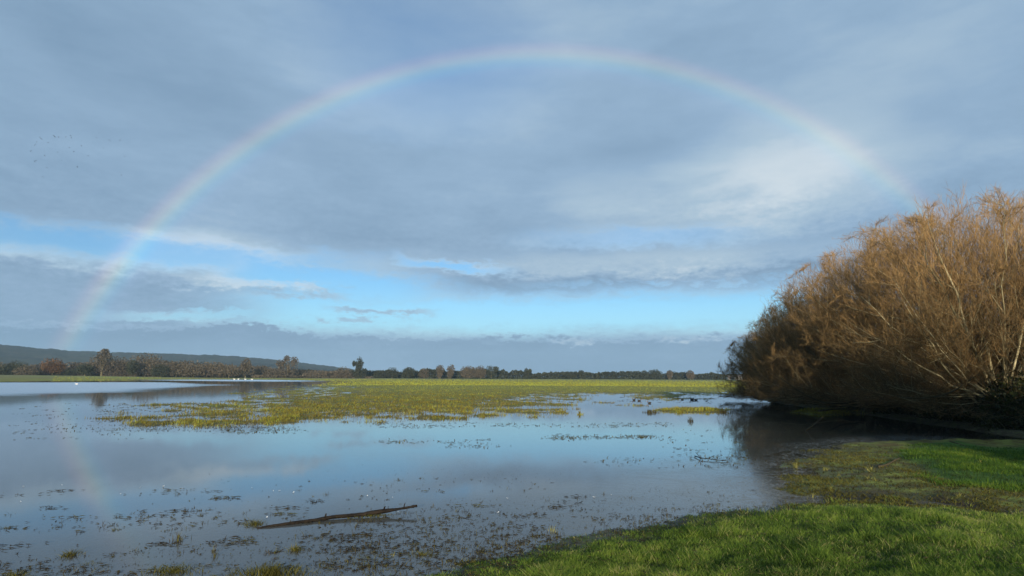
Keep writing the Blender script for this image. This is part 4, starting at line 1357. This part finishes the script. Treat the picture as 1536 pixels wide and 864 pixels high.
def sweep(C, Rr, sides, rough, seed, flat=1.0):
    """closed knobbly tube along centre points"""
    C = np.array(C, float)
    K = len(C)
    T = np.gradient(C, axis=0)
    T /= np.linalg.norm(T, axis=1, keepdims=True)
    A = np.cross(T, [[0, 0, 1.0]]); A /= np.linalg.norm(A, axis=1, keepdims=True)
    B = np.cross(A, T)
    ang = np.arange(sides) * 2 * np.pi / sides
    kk, ss = np.meshgrid(np.arange(K), np.arange(sides), indexing='ij')
    nz = 1 + rough * (fbm(kk * 0.33 + seed, np.cos(ang[ss]) * 1.4 + 3, seed, 4) - 0.5 + fbm(kk * 0.33, np.sin(ang[ss]) * 1.4 + 9, seed + 3, 4) - 0.5)
    V = C[:, None] + (A[:, None] * np.cos(ang)[None, :, None] + B[:, None] * np.sin(ang)[None, :, None] * flat) * (np.array(Rr)[:, None] * nz)[:, :, None]
    V = V.reshape(-1, 3)
    Q = [(k * sides + s, k * sides + (s + 1) % sides, (k + 1) * sides + (s + 1) % sides, (k + 1) * sides + s) for k in range(K - 1) for s in range(sides)]
    V = np.concatenate([V, C[:1], C[-1:]])
    T3 = [(len(V) - 2, (s + 1) % sides, s) for s in range(sides)] + [(len(V) - 1, (K - 1) * sides + s, (K - 1) * sides + (s + 1) % sides) for s in range(sides)]
    return V, np.array(Q), np.array(T3), np.zeros(len(V))


ctrl = [(386, 790.5, 0.000), (430, 784, 0.010), (470, 778.5, 0.014), (500, 773.5, 0.026), (540, 770, 0.032), (565, 766.5, 0.046), (590, 762.5, 0.062), (610, 759.5, 0.078), (621, 757.5, 0.088)]
pts = np.array([(*gp(u, v + 2.0, z), z) for u, v, z in ctrl])
tt = np.linspace(0, 1, 60)
src = np.linspace(0, 1, len(pts))
Cl = np.stack([np.interp(tt, src, pts[:, i]) for i in range(3)], -1)
for _ in range(3):
    Cl[1:-1] = (Cl[:-2] + 2 * Cl[1:-1] + Cl[2:]) / 4
lr = 1.0 * np.interp(tt, [0, .1, .35, .5, .62, .72, .8, .95, 1.0], [.014, .018, .022, .024, .028, .022, .016, .013, .018])
org = Vector(Cl[30])
log = empty('driftwood_log', org)
tag(log, 'long dark driftwood log lying half sunk in the shallow water', 'log')
put('bark', [sweep(Cl - np.array(org), lr, 16, 0.55, 4)], LOGM, log, True)
e0 = Cl[-1] - np.array(org)
d0 = Cl[-1] - Cl[-4]; d0 /= np.linalg.norm(d0)
put('broken_end', [sweep([e0 - d0 * 0.02, e0 + d0 * 0.010, e0 + d0 * 0.028, e0 + d0 * 0.04], [0.018, 0.020, 0.019, 0.013], 9, 1.2, 8)], LOGM, log)
for (f0, s0, ln, rr) in ((0.33, 1, 0.022, 0.010), (0.68, -1, 0.03, 0.010), (0.86, 1, 0.03, 0.006)):
    q = Cl[int(f0 * 59)] - np.array(org)
    put('branch_stub', [sweep([q, q + np.array([0.3 * ln, s0 * ln * 0.3, ln * 0.6 + 0.03]), q + np.array([0.6 * ln, s0 * ln * 0.4, ln + 0.03])], [rr * 1.3, rr, rr * 0.7], 7, 0.3, 5)], LOGM, log, True)
rl = np.random.default_rng(77)
n = 240
f = np.clip(rl.normal(0.60, 0.07, n), 0.38, 0.8)
q = np.stack([np.interp(f, tt, Cl[:, i]) for i in range(3)], -1) - np.array(org)
q[:, 0] += rl.normal(0.02, 0.03, n)
q[:, 1] += -0.030 - np.abs(rl.normal(0, 0.016, n))
q[:, 2] = -org.z + rl.uniform(0.0, 0.02, n)
put('moss_fringe', [blades(q, rl.uniform(0.008, 0.026, n), rl.uniform(0.005, 0.011, n), rl.uniform(0.3, 1.5, n), rl, rl.uniform(0.0, 0.7, n))], TUFT, log)

# thin dead branch adrift off the right margin, and sticks
def stick(name, pxs, rad, label, cat, mat=LOGM, group=None, side=()):
    P = np.array([(*gp(u, v, z), z) for u, v, z in pxs])
    t2 = np.linspace(0, 1, 26)
    C = np.stack([np.interp(t2, np.linspace(0, 1, len(P)), P[:, i]) for i in range(3)], -1)
    for _ in range(2):
        C[1:-1] = (C[:-2] + 2 * C[1:-1] + C[2:]) / 4
    o_ = C[13].copy()
    r_ = empty(name, o_)
    tag(r_, label, cat, group)
    put('stem', [sweep(C - o_, np.linspace(rad, rad * 0.5, 26), 7, 0.4, 6)], mat, r_, True)
    for (f_, dx, dy, dz) in side:
        b_ = C[int(f_ * 25)] - o_
        put('twig', [sweep([b_, b_ + np.array([dx, dy, dz]) * 0.5, b_ + np.array([dx * 1.2, dy, dz])], [rad * 0.6, rad * 0.5, rad * 0.3], 6, 0.3, 7)], mat, r_, True)


stick('drift_branch', [(1042, 684, 0.02), (1052, 687, 0.035), (1066, 688.5, 0.03), (1085, 691, 0.02), (1098, 691.5, 0.01)], 0.010, 'thin dark forked branch adrift off the muddy margin', 'branch', side=((0.2, -0.05, 0.1, 0.10), (0.45, 0.15, 0.15, 0.05), (0.7, 0.12, -0.12, 0.03)))
stick('fallen_stick', [(1318, 700, 0.06), (1330, 697, 0.06), (1343, 690, 0.075), (1350, 687, 0.08)], 0.022, 'pale broken stick lying on the mossy margin', 'stick', BARK, side=((0.6, 0.08, 0.05, 0.03),))
stick('fallen_stick', [(1425, 662, 0.10), (1440, 666, 0.09), (1453, 671, 0.08)], 0.016, 'thin pale stick lying on the edge of the lush lawn', 'stick', BARK)
stick('fallen_stick', [(1178, 694.5, 0.02), (1215, 695.5, 0.025), (1240, 694, 0.02)], 0.012, 'thin grey stick lying in the scum at the pool edge', 'stick', BARK)
stick('fallen_bough', [(1228, 616, 0.45), (1262, 613, 0.35), (1290, 614, 0.3)], 0.035, 'pale bough fallen over the islet beneath the willows', 'branch', BARK)
stick('fallen_bough', [(1208, 646, 0.0), (1222, 636, 0.28), (1234, 626, 0.55)], 0.022, 'slanting bare bough rising out of the pool below the willows', 'branch', BARK)

# long bowed willow limbs that hang down over the pool
def limb(p0, p1, p2, p3, rad, label):
    t2 = np.linspace(0, 1, 30)[:, None]
    p0, p1, p2, p3 = (np.array(p) for p in (p0, p1, p2, p3))
    C = (1 - t2) ** 3 * p0 + 3 * (1 - t2) ** 2 * t2 * p1 + 3 * (1 - t2) * t2 ** 2 * p2 + t2 ** 3 * p3
    return sweep(C - C[0], np.linspace(rad, rad * 0.35, 30), 7, 0.3, 9), C[0]


for (a_, b_, c_, d__, rad, lab) in (
        ((1468, 556, 20.0), (1440, 590, 19.4), (1400, 604, 18.8), (1345, 594, 18.6), 0.035, 'long pale bowed limb hanging below the tallest willow'),
        ((1280, 601, 24.5), (1255, 612, 24.0), (1215, 606, 23.6), (1168, 563, 23.2), 0.045, 'pale arched limb curving over the pool below the middle willow')):
    P = [at(*q) for q in (a_, b_, c_, d__)]
    shp, o_ = limb(*P, rad, lab)
    ob = put('hanging_limb', [shp], BARK, None, True)
    ob.location = o_
    tag(ob, lab, 'branch', 'bowed willow limbs over the pool')

# ------------------------------------------------------------------ birds
SWAN, nt_, out_ = new_mat('white_plumage')
nt_.links.new(principled(nt_, (0.82, 0.81, 0.78), 0.7).outputs[0], out_.inputs[0])
DARKB, nt_, out_ = new_mat('dark_plumage')
nt_.links.new(principled(nt_, mixc(noise(pos(), 9.0, 2), (0.020, 0.018, 0.016), (0.050, 0.042, 0.034)), 0.7).outputs[0], out_.inputs[0])
BEAK, nt_, out_ = new_mat('beak')
nt_.links.new(principled(nt_, (0.45, 0.17, 0.03), 0.5).outputs[0], out_.inputs[0])


def bird_body(length, height, width, neck, name, mat, seed=0):
    """floating bird facing -x: body with a raised tail, neck and head grown as one skin"""
    C, Rr = [], []
    for t in np.linspace(0, 1, 12):
        C.append((length * (0.5 - t), 0, height * (0.30 + 0.25 * (1 - t) ** 3)))
        Rr.append(max(0.01, width * 0.5 * math.sin(math.pi * min(1, 0.06 + 0.94 * t) ** 0.8) ** 0.7))
    xn = -length * 0.40
    for t in np.linspace(0.15, 1, 8):
        C.append((xn - length * 0.14 * math.sin(t * math.pi * 0.9) + 0.02, 0.0, height * 0.35 + neck * t))
        Rr.append(width * (0.17 - 0.07 * t))
    hx, hz = C[-1][0], C[-1][2]
    for k, r in ((0.04, 0.12), (0.10, 0.13), (0.16, 0.10), (0.20, 0.05)):
        C.append((hx - length * k, 0.0, hz + height * 0.05 - height * 0.25 * k))
        Rr.append(width * r)
    C = np.array(C); Rr = np.array(Rr)
    sides = 10
    T = np.gradient(C, axis=0); T /= np.linalg.norm(T, axis=1, keepdims=True)
    A = np.tile([[0, 1.0, 0]], (len(C), 1)); B = np.cross(T, A)
    ang = np.arange(sides) * 2 * np.pi / sides
    V = (C[:, None] + (A[:, None] * np.cos(ang)[None, :, None] + B[:, None] * np.sin(ang)[None, :, None] * 0.85) * Rr[:, None, None]).reshape(-1, 3)
    K = len(C)
    Q = [(k * sides + s, k * sides + (s + 1) % sides, (k + 1) * sides + (s + 1) % sides, (k + 1) * sides + s) for k in range(K - 1) for s in range(sides)]
    V = np.concatenate([V, C[:1], C[-1:]])
    T3 = [(len(V) - 2, (s + 1) % sides, s) for s in range(sides)] + [(len(V) - 1, (K - 1) * sides + s, (K - 1) * sides + (s + 1) % sides) for s in range(sides)]
    return (V, np.array(Q), np.array(T3), np.zeros(len(V))), C[-1]


def swan(u, v, rz, label, group=None, sc=0.6):
    shp, tip = bird_body(1.35, 0.5, 0.55, 0.62, 'swan', SWAN)
    r = empty('swan', (*gp(u, v), 0.0))
    r.rotation_euler.z = rz
    r.scale = (sc, sc, sc)
    tag(r, label, 'swan', group)
    put('body', [shp], SWAN, r, True)
    put('beak', [sweep([tip + np.array([0.03, 0, 0.0]), tip + np.array([-0.06, 0, -0.02]), tip + np.array([-0.12, 0, -0.04])], [0.03, 0.025, 0.012], 7, 0, 1)], BEAK, r, True)
    for s in (-1, 1):
        put('wing', [sweep([(-0.28, s * 0.2, 0.30), (0.0, s * 0.27, 0.40), (0.32, s * 0.2, 0.46), (0.62, s * 0.07, 0.44)], [0.06, 0.14, 0.11, 0.02], 9, 0, 2, 1.1)], SWAN, r, True)


swan(115, 576.6, 0.4, 'lone small white swan on the wind-ruffled water right of the rusty tree', None, 0.32)
G4 = 'four swans near the far bank'
swan(351.5, 569.3, 0.2, 'leftmost of the four white swans near the far bank', G4)
swan(357.5, 569.2, 2.9, 'second from left of the four white swans near the far bank', G4)
swan(368, 569.4, 0.3, 'third from left of the four white swans near the far bank', G4)
swan(378, 569.7, 0.1, 'rightmost of the four white swans near the far bank', G4)


def duck(u, v, rz, label, sc=1.0):
    shp, tip = bird_body(0.25 * sc, 0.12 * sc, 0.13 * sc, 0.08 * sc, 'duck', DARKB)
    r = empty('duck', (*gp(u, v), 0.0))
    r.rotation_euler.z = rz
    tag(r, label, 'duck', 'dark ducks in the channel by the small island')
    put('body', [shp], DARKB, r, True)
    put('beak', [sweep([tip + np.array([0.02, 0, 0.0]), tip + np.array([-0.03, 0, -0.01]), tip + np.array([-0.07, 0, -0.02])], [0.012, 0.013, 0.006], 7, 0, 1)], BEAK, r, True)


duck(1023, 599.5, 0.4, 'small dark duck left of the pair in the channel')
duck(1038, 600, 0.2, 'bigger dark duck of the close pair in the channel', 1.35)
duck(1044, 600.5, 2.7, 'right-hand dark duck of the close pair in the channel', 1.1)
duck(951, 600.5, 0.5, 'dark duck farthest left by the meadow edge', 1.1)
duck(959, 601.5, 2.9, 'dark duck second from the left by the meadow edge')
duck(974, 605, 0.2, 'dark duck alone above the left tip of the small island')

# flock high on the left: wings and body as one small mesh
def flyer(flap):
    V = np.array([(-0.17, 0, 0), (0, 0.045, 0.02), (0.16, 0, 0), (0, -0.045, 0.02), (0, 0, -0.05), (0.22, 0.04, 0), (0.22, -0.04, 0),
                  (-0.05, 0.24, 0.5 * flap), (0.10, 0.24, 0.45 * flap), (0.04, 0.46, 0.7 * flap), (0.13, 0.42, 0.6 * flap),
                  (-0.05, -0.24, 0.5 * flap), (0.10, -0.24, 0.45 * flap), (0.04, -0.46, 0.7 * flap), (0.13, -0.42, 0.6 * flap)])
    T = np.array([(0, 1, 4), (1, 2, 4), (2, 3, 4), (3, 0, 4), (0, 3, 1), (1, 3, 2), (2, 5, 6)])
    Q = np.array([(0, 7, 8, 1), (7, 9, 10, 8), (0, 3, 12, 11), (11, 12, 14, 13)])
    return V, Q, T, np.zeros(len(V))


proto = [put('flying_bird', [flyer(f)], DARKB) for f in (0.35, -0.15)]
rb = np.random.default_rng(12)
spots = [(60, 206), (62, 208), (55, 213), (54, 216), (52, 218), (80, 203), (83, 206), (82, 204.5), (88, 206), (106, 203), (107, 207), (86, 228), (122, 219), (111, 227), (163, 210), (165, 211),
         (180, 211), (52, 242), (54, 241), (67, 233), (132, 234), (116, 250), (182, 263), (179, 258), (187, 235), (64, 265), (46, 227), (99, 205), (72, 214), (92, 240), (146, 207), (155, 222), (71, 252), (104, 221)]
for k, (u, v) in enumerate(spots):
    o = proto[k] if k < 2 else proto[k % 2].copy()
    if k > 1:
        COL.objects.link(o)
    o.location = at(u, v, 230 + rb.uniform(-25, 25))
    o.rotation_euler = (rb.normal(0, 0.3), rb.normal(0, 0.2), rb.normal(0.3, 0.5))
    tag(o, 'tiny dark bird flying in the loose flock high on the left', 'bird', 'flock of birds high on the left')

# ------------------------------------------------------------------ white feathers on the shallows
FEATHER, nt_, out_ = new_mat('white_feather')
nt_.links.new(principled(nt_, (0.80, 0.80, 0.78), 0.8).outputs[0], out_.inputs[0])


def feather():
    V, Q = [], []
    for i, t in enumerate(np.linspace(0, 1, 7)):
        w = 0.013 * math.sin(math.pi * (0.08 + 0.86 * t)) ** 0.7
        z = 0.004 + 0.022 * (t - 0.4) ** 2 * 2
        V += [(0.085 * (t - 0.5), -w, z + 0.006), (0.085 * (t - 0.5), 0, z), (0.085 * (t - 0.5), w, z + 0.006)]
        if i:
            a = 3 * (i - 1)
            Q += [(a, a + 3, a + 4, a + 1), (a + 1, a + 4, a + 5, a + 2)]
    return np.array(V), np.array(Q), None, np.zeros(len(V))


fe = None
for k, (u, v, s, lab) in enumerate((
        (245, 730.5, 1.25, 'largest white feather floating on the grey shallows above the left tufts'),
        (440, 739.5, 0.95, 'white feather floating above the left end of the log'),
        (747, 769.5, 0.85, 'white feather on the shallows right of the log'), (891, 746.5, 0.85, 'white feather on the open shallows above the near bank'),
        (400, 777.0, 0.85, 'white feather caught on the tuft at the left end of the log'), (551, 744.5, 0.75, 'white feather behind the right half of the log'),
        (210, 731.5, 0.55, ''), (93, 728, 0.5, ''), (35, 730, 0.6, ''), (419, 736.5, 0.6, ''), (410, 737, 0.6, ''), (589, 746.5, 0.5, ''), (761, 748, 0.6, ''), (917, 742.5, 0.6, ''), (181, 741, 0.55, ''), (31, 753, 0.6, ''),
        (378, 732, 0.5, ''), (273, 733, 0.45, ''), (597, 768, 0.45, ''))):
    if fe is None:
        fe = o = put('white_feather', [feather()], FEATHER, None, True)
    else:
        o = fe.copy()
        COL.objects.link(o)
    o.location = (*gp(u, v), 0.004)
    o.rotation_euler.z = rb.uniform(0, 6.28)
    s *= 0.6
    o.scale = (s, s, s)
    tag(o, lab or 'tiny white feather speck floating on the grey shallows', 'feather', 'white feathers floating on the shallows')

# ------------------------------------------------------------------ unseen wood behind the viewpoint, placed to shade the pool and willow feet
rw = np.random.default_rng(90)
n = 26000
xw = rw.uniform(8.0, 70.0, n)
yw = -52 + rw.normal(0, 4.0, n)
ht = 12.6 + 5.0 * fbm(xw * 0.16, xw * 0 + 2.0, 95, 4, 0.6)
zw = ht * rw.uniform(0.0, 1.0, n) ** 0.75
belt = put('unseen_shade_wood', [flakes(np.stack([xw, yw, zw], -1), rw.uniform(0.35, 0.9, n), rw, np.clip(rw.normal(0.45, 0.2, n), 0, 1))], FARTREE)
tag(belt, 'unseen bare wood behind the viewpoint, placed to shade the pool and willows', 'wood', kind='stuff')

# ------------------------------------------------------------------ haze
hz = mesh_obj('haze', *[q if i else q for i, q in enumerate(box(-4200, 4200, -300, 4600, -3.0, 190)[:2])], None, None)
HAZE, nt_, out_ = new_mat('haze_air')
pv = nt_.nodes.new('ShaderNodeVolumePrincipled')
pv.inputs['Color'].default_value = (0.50, 0.76, 1.0, 1)
pv.inputs['Density'].default_value = 0.00015
pv.inputs['Anisotropy'].default_value = 0.0
nt_.links.new(pv.outputs[0], out_.inputs['Volume'])
hz.data.materials.append(HAZE)
tag(hz, kind='stuff')
#--END
